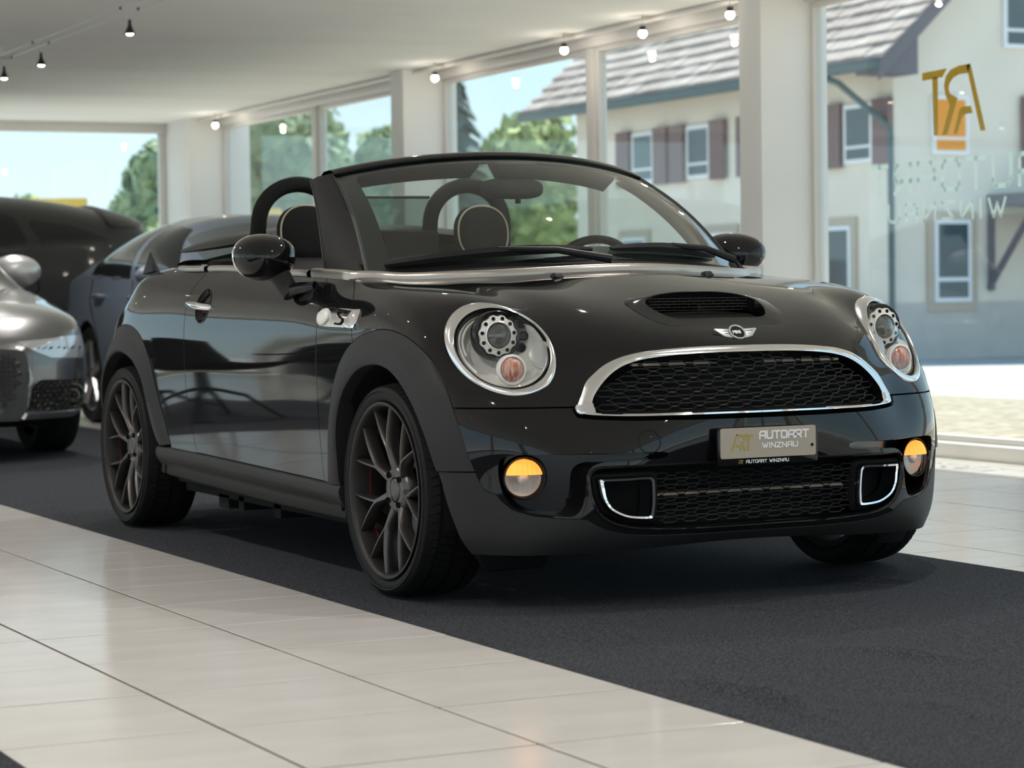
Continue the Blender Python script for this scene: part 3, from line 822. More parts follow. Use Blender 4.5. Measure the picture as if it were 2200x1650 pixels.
class Near:
    """value of the shell at a 2-d place, from the closest samples"""
    def __init__(s, A, val, cell=0.02):
        s.A, s.val, s.cell, s.d = A, val, cell, {}
        for k, (i, j) in enumerate(np.floor(A / cell).astype(int).tolist()):
            s.d.setdefault((i, j), []).append(k)
    def __call__(s, x, y, k=6):
        i, j = math.floor(x / s.cell), math.floor(y / s.cell)
        ids = []
        r = 1
        while len(ids) < k:
            ids = [q for a in range(i - r, i + r + 1) for b in range(j - r, j + r + 1) for q in s.d.get((a, b), ())]
            r += 1
            if r > 60: break
        ids = np.array(ids)
        d = (s.A[ids, 0] - x) ** 2 + (s.A[ids, 1] - y) ** 2
        if len(d) > k:
            o = np.argpartition(d, k)[:k]
            ids, d = ids[o], d[o]
        w = 1 / (d + 1e-6)
        return float((s.val[ids] * w).sum() / w.sum())
_m = HV[:, 0] > 0.3
w_at = Near(HV[_m][:, [1, 2]], HV[_m][:, 0])
_m = HV[:, 1] < 0.2
_yf = Near(HV[_m][:, [0, 2]], HV[_m][:, 1])
y_front = lambda x, z: _yf(abs(x), z)
_m = HV[:, 2] > 0.6
_zt = Near(HV[_m][:, [0, 1]], HV[_m][:, 2])
z_top = lambda x, y: _zt(abs(x), y)

# ---- seams and openings measured on the car
lin = lambda xs, ys: (lambda t: np.interp(t, xs, ys))
door_front = lin([.20, .29, .408, .565, .691, .775, .843, .912, .96], [.525, .534, .541, .541, .547, .553, .572, .66, .70])
door_rear = lin([.20, .314, .407, .499, .651, .741, .819, .862, .905, .934, .96], [1.65, 1.71, 1.75, 1.772, 1.784, 1.799, 1.812, 1.812, 1.79, 1.768, 1.735])
sill_up = lin([.3, .502, 1.111, 1.71, 1.986, 2.12], [.288, .290, .302, .314, .319, .319])
hood_rear = lin([.60, .717, .778, .844, .892, .95], [.20, .250, .277, .358, .455, .50])
ARCH_F_OUT = [(.502, .288), (.485, .37), (.462, .458), (.416, .566), (.364, .636), (.309, .680), (.25, .710), (.181, .731), (.096, .745), (.019, .750), (-.057, .745), (-.15, .725), (-.226, .69), (-.280, .645), (-.325, .595), (-.360, .538), (-.394, .465), (-.424, .376)]
ARCH_F_IN = [(.393, .288), (.370, .353), (.357, .436), (.327, .508), (.271, .573), (.192, .622), (.118, .645), (.035, .653), (-.03, .648), (-.091, .631), (-.161, .593), (-.225, .54), (-.283, .472), (-.312, .418), (-.326, .374)]
ARCH_R_OUT = [(1.986, .330), (2.02, .396), (2.06, .457), (2.105, .53), (2.158, .612), (2.226, .678), (2.305, .72), (2.405, .746), (2.52, .752), (2.63, .733), (2.72, .68), (2.79, .60), (2.84, .50), (2.87, .40), (2.89, .33)]
ARCH_R_IN = [(2.094, .322), (2.125, .399), (2.165, .499), (2.208, .566), (2.29, .619), (2.396, .649), (2.484, .653), (2.576, .631), (2.66, .585), (2.73, .52), (2.78, .43), (2.80, .33)]
af_poly = smooth_poly(ARCH_F_OUT, 200, False).tolist() + [(-.44, .10), (.51, .10)]
ar_poly = smooth_poly(ARCH_R_OUT, 200, False).tolist() + [(2.90, .10), (1.95, .10)]
VAL_TOP = [(.80, .40), (.745, .378), (.74, .359), (.73, .335), (.721, .321), (.702, .316), (.69, .296), (.667, .273), (.629, .259), (.57, .251), (.528, .25), (.503, .247), (.489, .237), (.454, .218), (.396, .205), (.319, .198), (.187, .194), (0, .193)]
val_z = lin([p[0] for p in VAL_TOP[::-1]], [p[1] for p in VAL_TOP[::-1]])
HL_C, HL_A, HL_B = np.array([.632, -.356, .698]), np.array([-.121, -.076, .013]), np.array([.003, .121, .125])
HL_N = nrm(np.cross(HL_A, HL_B))
if HL_N[1] > 0: HL_N = -HL_N
def hl_q(V, s=1.0):
    """elliptic radius in the head lamp plane minus s, about in metres"""
    d = V - HL_C
    m = np.array([[HL_A @ HL_A, HL_A @ HL_B], [HL_A @ HL_B, HL_B @ HL_B]])
    uv = np.linalg.solve(m, np.stack([d @ HL_A, d @ HL_B]))
    r = np.hypot(uv[0], uv[1])
    far = np.abs(d @ HL_N) > .12
    return np.where(far, 1.0, (r - s) * .15)
ARC_OUT = [(.499, .548), (.484, .575), (.467, .606), (.438, .632), (.406, .654), (.365, .671), (.318, .682), (.264, .688), (.196, .693), (.12, .696), (.041, .697), (0, .697)]
ARC_IN = [(.459, .553), (.452, .570), (.435, .591), (.413, .613), (.387, .633), (.35, .651), (.301, .663), (.243, .670), (.164, .675), (.079, .677), (0, .677)]
BAR_UP = [(.459, .553), (.457, .538), (.446, .528), (.34, .525), (.227, .526), (.111, .527), (0, .527)]
BAR_LO = [(.503, .548), (.504, .531), (.498, .523), (.467, .519), (.385, .515), (.227, .514), (.114, .514), (0, .514)]
arc_hole = ARC_OUT + [(-.01, .697), (-.01, .45), (.52, .45), (.503, .53)]
bar_hole = [(.512, .60), (.512, .528), (.505, .514), (.467, .509), (.385, .505), (.2, .503), (-.01, .503), (-.01, .60)]
FOG_POCKET = smooth_poly([(.300, .405), (.30, .421), (.45, .421), (.61, .421), (.666, .419), (.692, .410), (.699, .386), (.695, .348), (.684, .308), (.664, .279), (.629, .265), (.57, .258), (.535, .258), (.515, .285), (.507, .33), (.50, .375), (.47, .396), (.40, .400)], 220)
INTAKE = smooth_poly([(.0, .384), (.2, .384), (.426, .3835), (.478, .381), (.496, .366), (.499, .345), (.495, .317), (.486, .287), (.471, .261), (.446, .242), (.415, .231), (.374, .223), (.30, .217), (.195, .213), (.0, .212)], 200, False).tolist() + [(-.05, .212), (-.05, .384)]
SCOOP = [(0, -.265), (.12, -.272), (.19, -.287), (.225, -.315), (.232, -.36), (.225, -.42), (.20, -.465), (.16, -.488), (.08, -.495), (0, -.497)]
scoop_poly = np.array(SCOOP + [(-x, y) for x, y in SCOOP[::-1]])
FY = lambda V: V[:, [1, 2]]
FX = lambda V: V[:, [0, 2]]

M['paint'] = mat('black_car_paint', (0.006, 0.006, 0.0065), 0.03, spec=0.5)
M['matte'] = mat('matt_dark_plastic', (0.019, 0.019, 0.0195), 0.55, spec=0.32, bump=(900, 0.05, 0.0005))
M['gloss_black'] = mat('gloss_black_plastic', (0.006, 0.006, 0.006), 0.12)
M['dark'] = mat('black_liner', (0.006, 0.006, 0.006), 0.8, spec=0.2)
M['chrome'] = mat('chrome', (0.85, 0.85, 0.86), 0.06, 1.0)
M['bright'] = mat('bright_trim', (0.80, 0.80, 0.79), 0.17, 1.0)
M['satin'] = mat('satin_chrome', (0.46, 0.425, 0.385), 0.36, 0.85)

car = tag(empty('roadster'), 'black open-top two-seat roadster with chrome grille and dark spoked wheels on the carpet', 'car')
gap = 0.0022
both = lambda p: [(*p, 1), (*p, -1)]

# bonnet clamshell
hood = cut_panel([
    lambda V: .5445 - V[:, 2],
    lambda V: V[:, 1] - hood_rear(V[:, 2]) + gap,
    lambda V: -poly_sd(FY(V), af_poly) + gap,
    lambda V: -hl_q(V, 1.0),
    lambda V: np.where(V[:, 1] < -.4, -poly_sd(FX(V), arc_hole), -1.0),
    lambda V: np.where(V[:, 2] > .70, -poly_sd(V[:, [0, 1]], scoop_poly), -1.0),
], lambda V: V[:, 1] < .56)
finish('bonnet', both(hood), M['paint'], car)
# scuttle side panel
scut = cut_panel([lambda V: hood_rear(V[:, 2]) + gap - V[:, 1], lambda V: V[:, 1] - door_front(V[:, 2]) + gap,
                  lambda V: -poly_sd(FY(V), af_poly) + gap, lambda V: sill_up(V[:, 1]) - V[:, 2]], lambda V: (V[:, 1] < .8) & (V[:, 1] > 0))
HND = lambda V: np.hypot((V[:, 1] - 1.640) / .066, (V[:, 2] - .820) / .058) - 1
door = cut_panel([lambda V: door_front(V[:, 2]) + gap - V[:, 1], lambda V: V[:, 1] - door_rear(V[:, 2]) + gap, lambda V: sill_up(V[:, 1]) + gap - V[:, 2],
                  lambda V: -HND(V) * .05], lambda V: (V[:, 1] < 1.95) & (V[:, 1] > .4))
quart = cut_panel([lambda V: door_rear(V[:, 2]) + gap - V[:, 1], lambda V: V[:, 1] - 2.74, lambda V: sill_up(V[:, 1]) - V[:, 2],
                   lambda V: -poly_sd(FY(V), ar_poly) + gap], lambda V: V[:, 1] > 1.5)
tail = cut_panel([lambda V: 2.745 - V[:, 1], lambda V: .20 - V[:, 2], lambda V: -poly_sd(FY(V), ar_poly) + gap], lambda V: V[:, 1] > 2.6)
for s in (-1, 1):
    finish('scuttle_panel', [(*scut, s)], M['paint'], car)
    finish('door', [(*door, s)], M['paint'], car)
    finish('quarter_panel', [(*quart, s)], M['paint'], car)
finish('tail_panel', both(tail), M['paint'], car)
# front bumper skin, gloss
bump = cut_panel([lambda V: V[:, 2] - .540, lambda V: val_z(V[:, 0]) + .0015 - V[:, 2],
                  lambda V: -poly_sd(FY(V), af_poly) + gap,
                  lambda V: -poly_sd(FX(V), bar_hole), lambda V: -poly_sd(FX(V), FOG_POCKET), lambda V: -poly_sd(FX(V), INTAKE)],
                 lambda V: (V[:, 1] < 0) & (V[:, 2] < .6))
finish('front_bumper', both(bump), M['paint'], car)
vin = smooth_poly(ARCH_F_IN, 160, False).tolist() + [(-.338, .342), (-.35, .293), (-.368, .228), (-.38, .15), (.4, .1)]
val = cut_panel([lambda V: V[:, 2] - val_z(V[:, 0]), lambda V: V[:, 2] - .372, lambda V: -poly_sd(FY(V), vin),
                 lambda V: np.where(V[:, 1] > -.3, 1.0, -1.0), lambda V: -poly_sd(FX(V), FOG_POCKET) , lambda V: -poly_sd(FX(V), INTAKE)],
                lambda V: (V[:, 1] < -.2) & (V[:, 2] < .5))
finish('front_valance', both(val), M['matte'], car, lift=0.002)
# black inner shell behind the seams
def inner():
    V, N, T = cut_panel([lambda V: -hl_q(V, 1.05), lambda V: -poly_sd(FY(V), af_poly), lambda V: -poly_sd(FY(V), ar_poly),
                         lambda V: np.where(V[:, 1] < -.4, -poly_sd(FX(V), np.array(arc_hole)), -1.0),
                         lambda V: np.where(V[:, 1] < -.4, -poly_sd(FX(V), np.array(bar_hole)), -1.0),
                         lambda V: np.where(V[:, 1] < -.4, -poly_sd(FX(V), FOG_POCKET), -1.0), lambda V: np.where(V[:, 1] < -.4, -poly_sd(FX(V), INTAKE), -1.0),
                         lambda V: np.where(V[:, 2] > .70, -poly_sd(V[:, [0, 1]], scoop_poly), -1.0),
                         lambda V: -HND(V) * .05, lambda V: .2 - V[:, 2]])
    return V - N * .012, N, T
finish('inner_shell', both(inner()), M['dark'], car, thick=0)
# ================================================================ lettering in bar strokes
LET = {
 'A': ([[(0, 0), (0, .72), (.22, 1), (1, 1), (1, 0)], [(0, .42), (1, .42)]], 1), 'U': ([[(0, 1), (0, .2), (.18, 0), (.82, 0), (1, .2), (1, 1)]], 1),
 'T': ([[(0, 1), (1, 1)], [(.5, 1), (.5, 0)]], 1), 'O': ([[(.15, 0), (.85, 0), (1, .18), (1, .82), (.85, 1), (.15, 1), (0, .82), (0, .18), (.15, 0)]], 1),
 'R': ([[(0, 0), (0, 1), (.85, 1), (1, .85), (1, .57), (.85, .42), (0, .42)], [(.55, .42), (1, 0)]], 1), 'W': ([[(0, 1), (.28, 0), (.5, .75), (.72, 0), (1, 1)]], 1.35),
 'I': ([[(.5, 0), (.5, 1)]], .12), 'N': ([[(0, 0), (0, 1), (1, 0), (1, 1)]], 1), 'Z': ([[(0, 1), (1, 1), (0, 0), (1, 0)]], 1),
 'M': ([[(0, 0), (0, 1), (.5, .45), (1, 1), (1, 0)]], 1.15), 'S': ([[(1, .82), (.8, 1), (.2, 1), (0, .8), (.15, .55), (.85, .45), (1, .2), (.8, 0), (.2, 0), (0, .18)]], .9)}
def strokes(mb, text, frame, height, cell, track, wt, d=0.0015):
    """bar-stroke lettering; frame = (origin, U, V) unit vectors"""
    o, U, V = (np.asarray(k, float) for k in frame)
    x = 0.0; kk = 0
    for ch in text:
        if ch == ' ':
            x += cell * .8; continue
        segs, wf = LET[ch]
        for line in segs:
            L = [np.array([x + p[0] * cell * wf, p[1] * height]) for p in line]
            for p, q_ in zip(L[:-1], L[1:]):
                t = (q_ - p) / (np.linalg.norm(q_ - p) + 1e-9); n = np.array([-t[1], t[0]]) * wt / 2; e = t * wt / 2
                poly = [p - e - n, q_ + e - n, q_ + e + n, p - e + n]
                kk += 1
                mb.prism(poly, (o + np.cross(U, V) * (kk % 5) * d * .12, U, V), d)
        x += cell * wf + track
    return x - track
ART = [  # the three-letter monogram, read from outside, box 1 wide
 [(0, 1), (0, .88), (.33, .88), (.40, 1)],
]
def monogram(mb, frame, w, d=0.0015):
    o, U, V = (np.asarray(k, float) for k in frame)
    def S(pts):
        out = []
        for px, py in pts:
            py2 = py + .13 * (px - 1295)
            out.append((((1805 - px) / 510) * w, (978 - py2) / 510 * w * .66))
        a2 = sum(out[i][0] * out[(i + 1) % len(out)][1] - out[(i + 1) % len(out)][0] * out[i][1] for i in range(len(out)))
        return out if a2 > 0 else out[::-1]
    quads = [[(1295, 495), (1500, 460), (1465, 525), (1295, 555)], [(1378, 530), (1425, 525), (1422, 965), (1388, 968)],
             [(1655, 433), (1690, 428), (1805, 915), (1765, 922)]]
    outer = [(1690, 428), (1600, 440), (1530, 470), (1490, 520), (1475, 590), (1485, 660), (1522, 735)]
    inner = [(1668, 497), (1600, 505), (1552, 530), (1522, 570), (1512, 610), (1525, 650), (1585, 680)]
    for k in range(6):
        quads.append([outer[k], outer[k + 1], inner[k + 1], inner[k]])
    quads += [[(1522, 735), (1585, 680), (1500, 955), (1455, 962)], [(1600, 765), (1625, 745), (1690, 738), (1705, 790), (1650, 800), (1622, 815)], [(1600, 765), (1622, 815), (1580, 945), (1548, 950)]]
    for q_ in quads:
        mb.prism(S(q_), (o, U, V), d)

# ================================================================ roadster: trim, wheels, lamps
M['rubber'] = mat('tyre_rubber', (0.008, 0.008, 0.0085), 0.65, spec=0.25)
M['rim'] = mat('gunmetal_rim', (0.11, 0.102, 0.096), 0.30, 0.85)
M['rim_dark'] = mat('dark_rim_barrel', (0.030, 0.027, 0.026), 0.45, 0.6)
M['redline'] = mat('red_rim_stripe', (0.11, 0.008, 0.008), 0.6)
M['disc'] = mat('brake_disc_steel', (0.16, 0.16, 0.16), 0.4, 0.9)
M['lampglass'] = glass_mat('clear_lamp_glass', (0.97, 0.98, 0.97), 0.045)
M['reflector'] = mat('lamp_reflector', (0.90, 0.88, 0.84), 0.25, 0.2, coat=1.0)
M['projector'] = mat('projector_lens', (0.05, 0.055, 0.055), 0.03, spec=0.8, coat=1.0)
M['amber'] = mat('amber_lamp', (0.42, 0.10, 0.045), 0.12, spec=0.6, noise=(110, (0.62, 0.50, 0.44), 2, (1, 1, .12)))
M['amber_lit'] = mat('lit_amber_lamp', (0.9, 0.35, 0.05), 0.2, emit=((1.0, 0.34, 0.05), 0.5))
M['white_ring'] = mat('white_lamp_ring', (0.75, 0.74, 0.70), 0.3)
M['gold'] = mat('gold_foil', (0.42, 0.30, 0.075), 0.45, 0.25)
M['plate'] = mat('champagne_plate', (0.40, 0.35, 0.28), 0.5)
M['plate_text'] = mat('white_plate_print', (0.85, 0.85, 0.85), 0.5)
M['tan'] = mat('tan_crossbar', (0.36, 0.30, 0.23), 0.6)
M['washer'] = mat('silver_cap', (0.50, 0.50, 0.50), 0.35, 0.6)

def resample(pts, n):
    P = np.asarray(pts, float)
    s = np.r_[0, np.cumsum(np.linalg.norm(np.diff(P, axis=0), axis=1))]
    t = np.linspace(0, s[-1], n)
    return np.stack([np.interp(t, s, P[:, k]) for k in range(P.shape[1])], 1)

# ---- wheel arch mouldings
def arch(outer, inner, side, w_top):
    n = 64
    O = resample(smooth_poly(outer, 200, False), n); I = resample(smooth_poly(inner, 200, False), n)
    R_ = []
    for k in range(n):
        wo, wi = w_at(*O[k]), w_at(*I[k])
        lift = np.sin(PI * min(1, max(0, k / (n - 1)))) ** .6
        wi2 = wi + .010 + (max(w_top - wi - .010, 0)) * lift
        mid = O[k] * .5 + I[k] * .5; wm = max(w_at(*mid) + .010, (wo + wi2) / 2 + .008)
        m1 = O[k] * .88 + I[k] * .12
        R_.append([(wo - .012, *O[k]), (wo + .0015, *O[k]), (max(w_at(*m1) + .004, wo + .004), *m1), (wm, *mid), (wi2 - .001, *(I[k] * .93 + O[k] * .07)), (wi2 - .006, *I[k]), (wi2 - .06, *(I[k] * .96 + O[k] * .04))])
    P = np.array(R_); P[..., 0] *= side
    return MB().grid(P).build('arch_moulding', M['matte'], car, angle=50)
for s in (-1, 1):
    arch(ARCH_F_OUT, ARCH_F_IN, s, .842)
    arch(ARCH_R_OUT, ARCH_R_IN, s, .846)
# ---- sills
for s in (-1, 1):
    P = []
    for y in np.linspace(.385, 2.12, 40):
        zt = float(sill_up(y)) - .001
        f = (y - .385) / 1.735
        zb = .182 + .034 * f ** 2
        w0 = w_at(y, .33)
        e = 1 - .35 * math.exp(-((y - .385) / .05) ** 2) - .25 * math.exp(-((y - 2.12) / .05) ** 2)
        P.append([(w0 - .03, y, zt), (w0 + .002, y, zt), (w0 + .010 * e, y, zt - .004), (w0 + .016 * e, y, zt - .018), (w0 + .012 * e, y, zt - .036), (w0 - .004, y, zt - .058), (w0 - .012, y, zt * .35 + zb * .65), (w0 - .010, y, zb + .010), (w0 - .022, y, zb), (w0 - .12, y, zb - .004)])
    P = np.array(P); P[..., 0] *= s
    mb = MB().grid(P)
    for r in (0, -1):
        mb.add(P[r], [tuple(range(10))])
    mb.build('sill_moulding', M['matte'], car, angle=60)
# ---- wheel wells, underbody, bulkheads
for s in (-1, 1):
    for yc, r in ((0.03, .375), (2.44, .375)):
        th = np.linspace(-.25, PI + .25, 24)
        P = np.array([[(s * w, yc + r * math.cos(t), .30 + r * math.sin(t) * .95) for t in th] for w in (.30, .795)])
        mb = MB().grid(P)
        mb.add([(s * .30, yc + r * math.cos(t), .30 + r * math.sin(t) * .95) for t in th], [tuple(range(24))])
        mb.build('wheel_well', M['dark'], car)
mb = MB().box((-.74, .42, .165), (.74, 2.0, .30)).box((-.52, -.52, .19), (.52, .42, .30)).box((-.5, 2.0, .2), (.5, 2.85, .34))
mb.box((-.52, -.50, .30), (.52, -.42, .60))
mb.build('underbody', M['dark'], car, smooth=False)
for (y, z, l) in ((1.55, .165, .10), (1.40, .170, .05), (1.05, .170, .06)):
    box('jacking_bracket', (-.74, y, z - .035), (-.62, y + l, z + .01), M['dark'], car)
# front air guide under the bumper beside the near tyre
for s in (-1, 1):
    MB().add([(s * .74, -.36, .19), (s * .52, -.47, .18), (s * .54, -.42, .105), (s * .68, -.35, .095), (s * .74, -.34, .19), (s * .52, -.45, .18), (s * .54, -.40, .105), (s * .68, -.33, .095)],
             [(0, 1, 2, 3), (7, 6, 5, 4), (0, 4, 5, 1), (1, 5, 6, 2), (2, 6, 7, 3), (3, 7, 4, 0)]).build('air_guide', M['dark'], car, bevel=.009, seg=3)

# ---- wheels (axle along x, outer face towards -x)
TR, RR, TW = .3005, .2495, .205
def make_wheel():
    root = empty('wheel', parent=car)
    # tyre carcass
    prof = [(RR - .004, -.088), (RR + .004, -.096), (RR + .018, -.1035), (RR + .033, -.1015), (TR - .010, -.094), (TR - .0075, -.088), (TR - .0075, .088), (TR - .010, .094), (RR + .03, .103), (RR + .004, .096), (RR - .004, .088)]
    ty = MB().lathe(prof, 96, axis='x').build('tyre', M['rubber'], root, angle=60)
    # tread blocks in rings
    mb = MB()
    rows = [(-.0955, -.060, 74), (-.052, -.006, 74), (.006, .052, 74), (.060, .0955, 74)]
    for ri, (x0, x1, n) in enumerate(rows):
        for k in range(n):
            a0 = 2 * PI * (k + .25 * ri) / n; a1 = a0 + 2 * PI / n * .86
            sk = (.03 if ri in (1, 3) else -.03)
            r0, r1 = TR - .009, TR - (.0012 if ri in (1, 2) else .0016)
            edge0 = r1 - (.007 if ri == 0 else 0); edge1 = r1 - (.007 if ri == 3 else 0)
            v = []
            for (r_, q0, q1) in ((None, r0, r0), (None, edge0, edge1)):
                for (xx, aa, rr) in ((x0, a0, q0), (x1, a0 + sk, q1), (x1, a1 + sk, q1), (x0, a1, q0)):
                    v.append((xx, rr * math.cos(aa), rr * math.sin(aa)))
            mb.add(v, [(4, 5, 6, 7), (0, 1, 5, 4), (1, 2, 6, 5), (2, 3, 7, 6), (3, 0, 4, 7)])
    tag(mb.build('tread', M['rubber'], ty, smooth=False), kind='stuff')
    # raised ring on the side wall
    MB().lathe([(RR + .026, -.1035), (RR + .029, -.1055), (RR + .032, -.1030)], 96, axis='x').build('sidewall_ring', M['rubber'], ty)
    # rim barrel with lip
    prof = [(RR - .002, -.094), (RR - .001, -.1015), (RR - .006, -.1025), (RR - .011, -.099), (RR - .014, -.090), (RR - .019, -.07), (RR - .030, .05), (RR - .022, .085), (RR - .004, .09)]
    rm = MB().lathe(prof, 96, axis='x').build('rim', M['rim_dark'], root, angle=50)
    MB().lathe([(RR - .0225, -.049), (RR - .0228, -.046), (RR - .0232, -.043)], 96, axis='x').build('red_stripe', M['redline'], rm)
    # spokes: seven forked pairs
    def spoke(ang, split):
        pts = []
        m_ = 14
        for k in range(m_):
            t = k / (m_ - 1)
            r = .046 + (RR - .013 - .046) * t
            tf = .36
            pf = np.array([math.cos(ang), math.sin(ang)]) * (.046 + (RR - .059) * tf)
            p0 = np.array([math.cos(ang), math.sin(ang)]) * .046
            p1 = np.array([(RR - .013) * math.cos(ang + split * .235), (RR - .013) * math.sin(ang + split * .235)])
            q_ = p0 + (pf - p0) * t / tf if t < tf else pf + (p1 - pf) * (t - tf) / (1 - tf)
            q_ = q_ + split * np.array([-math.sin(ang), math.cos(ang)]) * .0045 * max(0, 1 - t / .5)
            r, a = float(np.hypot(*q_)), math.atan2(q_[1], q_[0])
            x = -.060 - .026 * t - .010 * math.sin(PI * t)
            wd = .0098 * (1 - .45 * t) + .003 * math.exp(-(t / .15) ** 2)
            pts.append((r, a, x, wd))
        rows_ = []
        for (r, a, x, wd) in pts:
            c, s_ = math.cos(a), math.sin(a)
            tx, ty_ = -s_, c
            ring = []
            for (dw, dx) in ((-1, .020), (-.8, .002), (-.35, -.004), (.35, -.004), (.8, .002), (1, .020), (.6, .034), (-.6, .034)):
                ring.append((x + dx, r * c + tx * dw * wd, r * s_ + ty_ * dw * wd))
            rows_.append(ring)
        return MB().grid(rows_, cv=True).build('spoke', M['rim'], root, angle=40)
    for k in range(7):
        for sp in (-1, 1):
            spoke(2 * PI * k / 7 + .2, sp)
    # hub
    hb = MB().lathe([(.075, -.030), (.072, -.052), (.062, -.066), (.050, -.070), (.036, -.066), (.034, -.058), (.032, -.058)], 48, axis='x').build('hub', M['rim'], root, angle=50)
    MB().lathe([(.033, -.055), (.033, -.066), (.030, -.069), (.015, -.0715), (.0, -.072)], 40, axis='x').build('centre_cap', M['rim'], hb, angle=50)
    for k in range(4):
        a = 2 * PI * k / 4 + .55
        MB().lathe([(.0085, -.074), (.0085, -.060), (.0, -.060)], 14, origin=(0, .051 * math.cos(a), .051 * math.sin(a)), axis='x').build('lug_bolt', M['dark'], hb)
    # brake
    MB().lathe([(.06, .0), (.147, .0), (.147, .022), (.06, .022)], 64, axis='x').build('brake_disc', M['disc'], root, angle=40)
    mb = MB()
    th = np.linspace(2.4, 3.5, 10)
    mb.grid(np.array([[(xx, rr * math.cos(t), rr * math.sin(t)) for t in th] for (xx, rr) in ((-.03, .10), (-.03, .165), (.045, .165), (.045, .10))]), cu=True)
    mb.build('brake_caliper', M['disc'], root)
    return root
w0 = make_wheel()
wheels = [w0] + [copy_tree(w0, car) for _ in range(3)]
for w_, (x, y, rz, rx) in zip(wheels, ((-.727, 0, 0, .35), (-.727, 2.467, 0, .1), (.727, 0, PI, 0), (.727, 2.467, PI, .5))):
    w_.location = (x, y, TR)
    w_.rotation_euler = (rx, 0, rz)

# ---- head lamps
def ell(cen, A_, B_, n=96):
    th = np.linspace(0, 2 * PI, n, endpoint=False)
    return cen + np.cos(th)[:, None] * A_ + np.sin(th)[:, None] * B_
def on_shell(P, lift=0.0):
    """slide points along the lamp normal on to the body shell"""
    out = []
    sub = HV[(HV[:, 1] < .1) & (HV[:, 2] > .4)]
    for p in P:
        d = sub - p
        lat = d - np.outer(d @ HL_N, HL_N)
        k = np.argsort((lat ** 2).sum(1) + .02 * (d @ HL_N) ** 2)[:5]
        w = 1 / ((lat[k] ** 2).sum(1) + 1e-6)
        out.append(p + HL_N * (((d[k] @ HL_N) * w).sum() / w.sum() + lift))
    return np.array(out)
HI_C, HI_A, HI_B = np.array([.633, -.372, .700]), np.array([-.108, -.076, -.011]) * .985, np.array([-.017, .073, .110]) * .985
EO = on_shell(ell(HL_C, HL_A, HL_B), .0)
# smooth the projected ring
for _ in range(6): EO = (np.roll(EO, 1, 0) + EO * 2 + np.roll(EO, -1, 0)) / 4
ei = ell(HI_C, HI_A, HI_B)
i0 = np.argmin(((ei - EO[0]) ** 2).sum(1))
EI = np.roll(ei, -i0, 0)
if ((EI[10] - EO[10]) ** 2).sum() > ((EI[-10] - EO[10]) ** 2).sum(): EI = np.roll(EI[::-1], 1, 0)
EI = np.array([EI[np.argmin(((EI - p) ** 2).sum(1))] for p in EO])
for _ in range(4): EI = (np.roll(EI, 1, 0) + EI * 2 + np.roll(EI, -1, 0)) / 4
IN_N = nrm(np.cross(HI_A, HI_B)); IN_N = IN_N if IN_N[1] < 0 else -IN_N
DEEP = nrm(np.array([-.25, .93, -.1]))          # direction into the lamp bowl (w, y, z)
def mirror(P, s):
    P = np.array(P, float).copy(); P[..., 0] *= s; return P
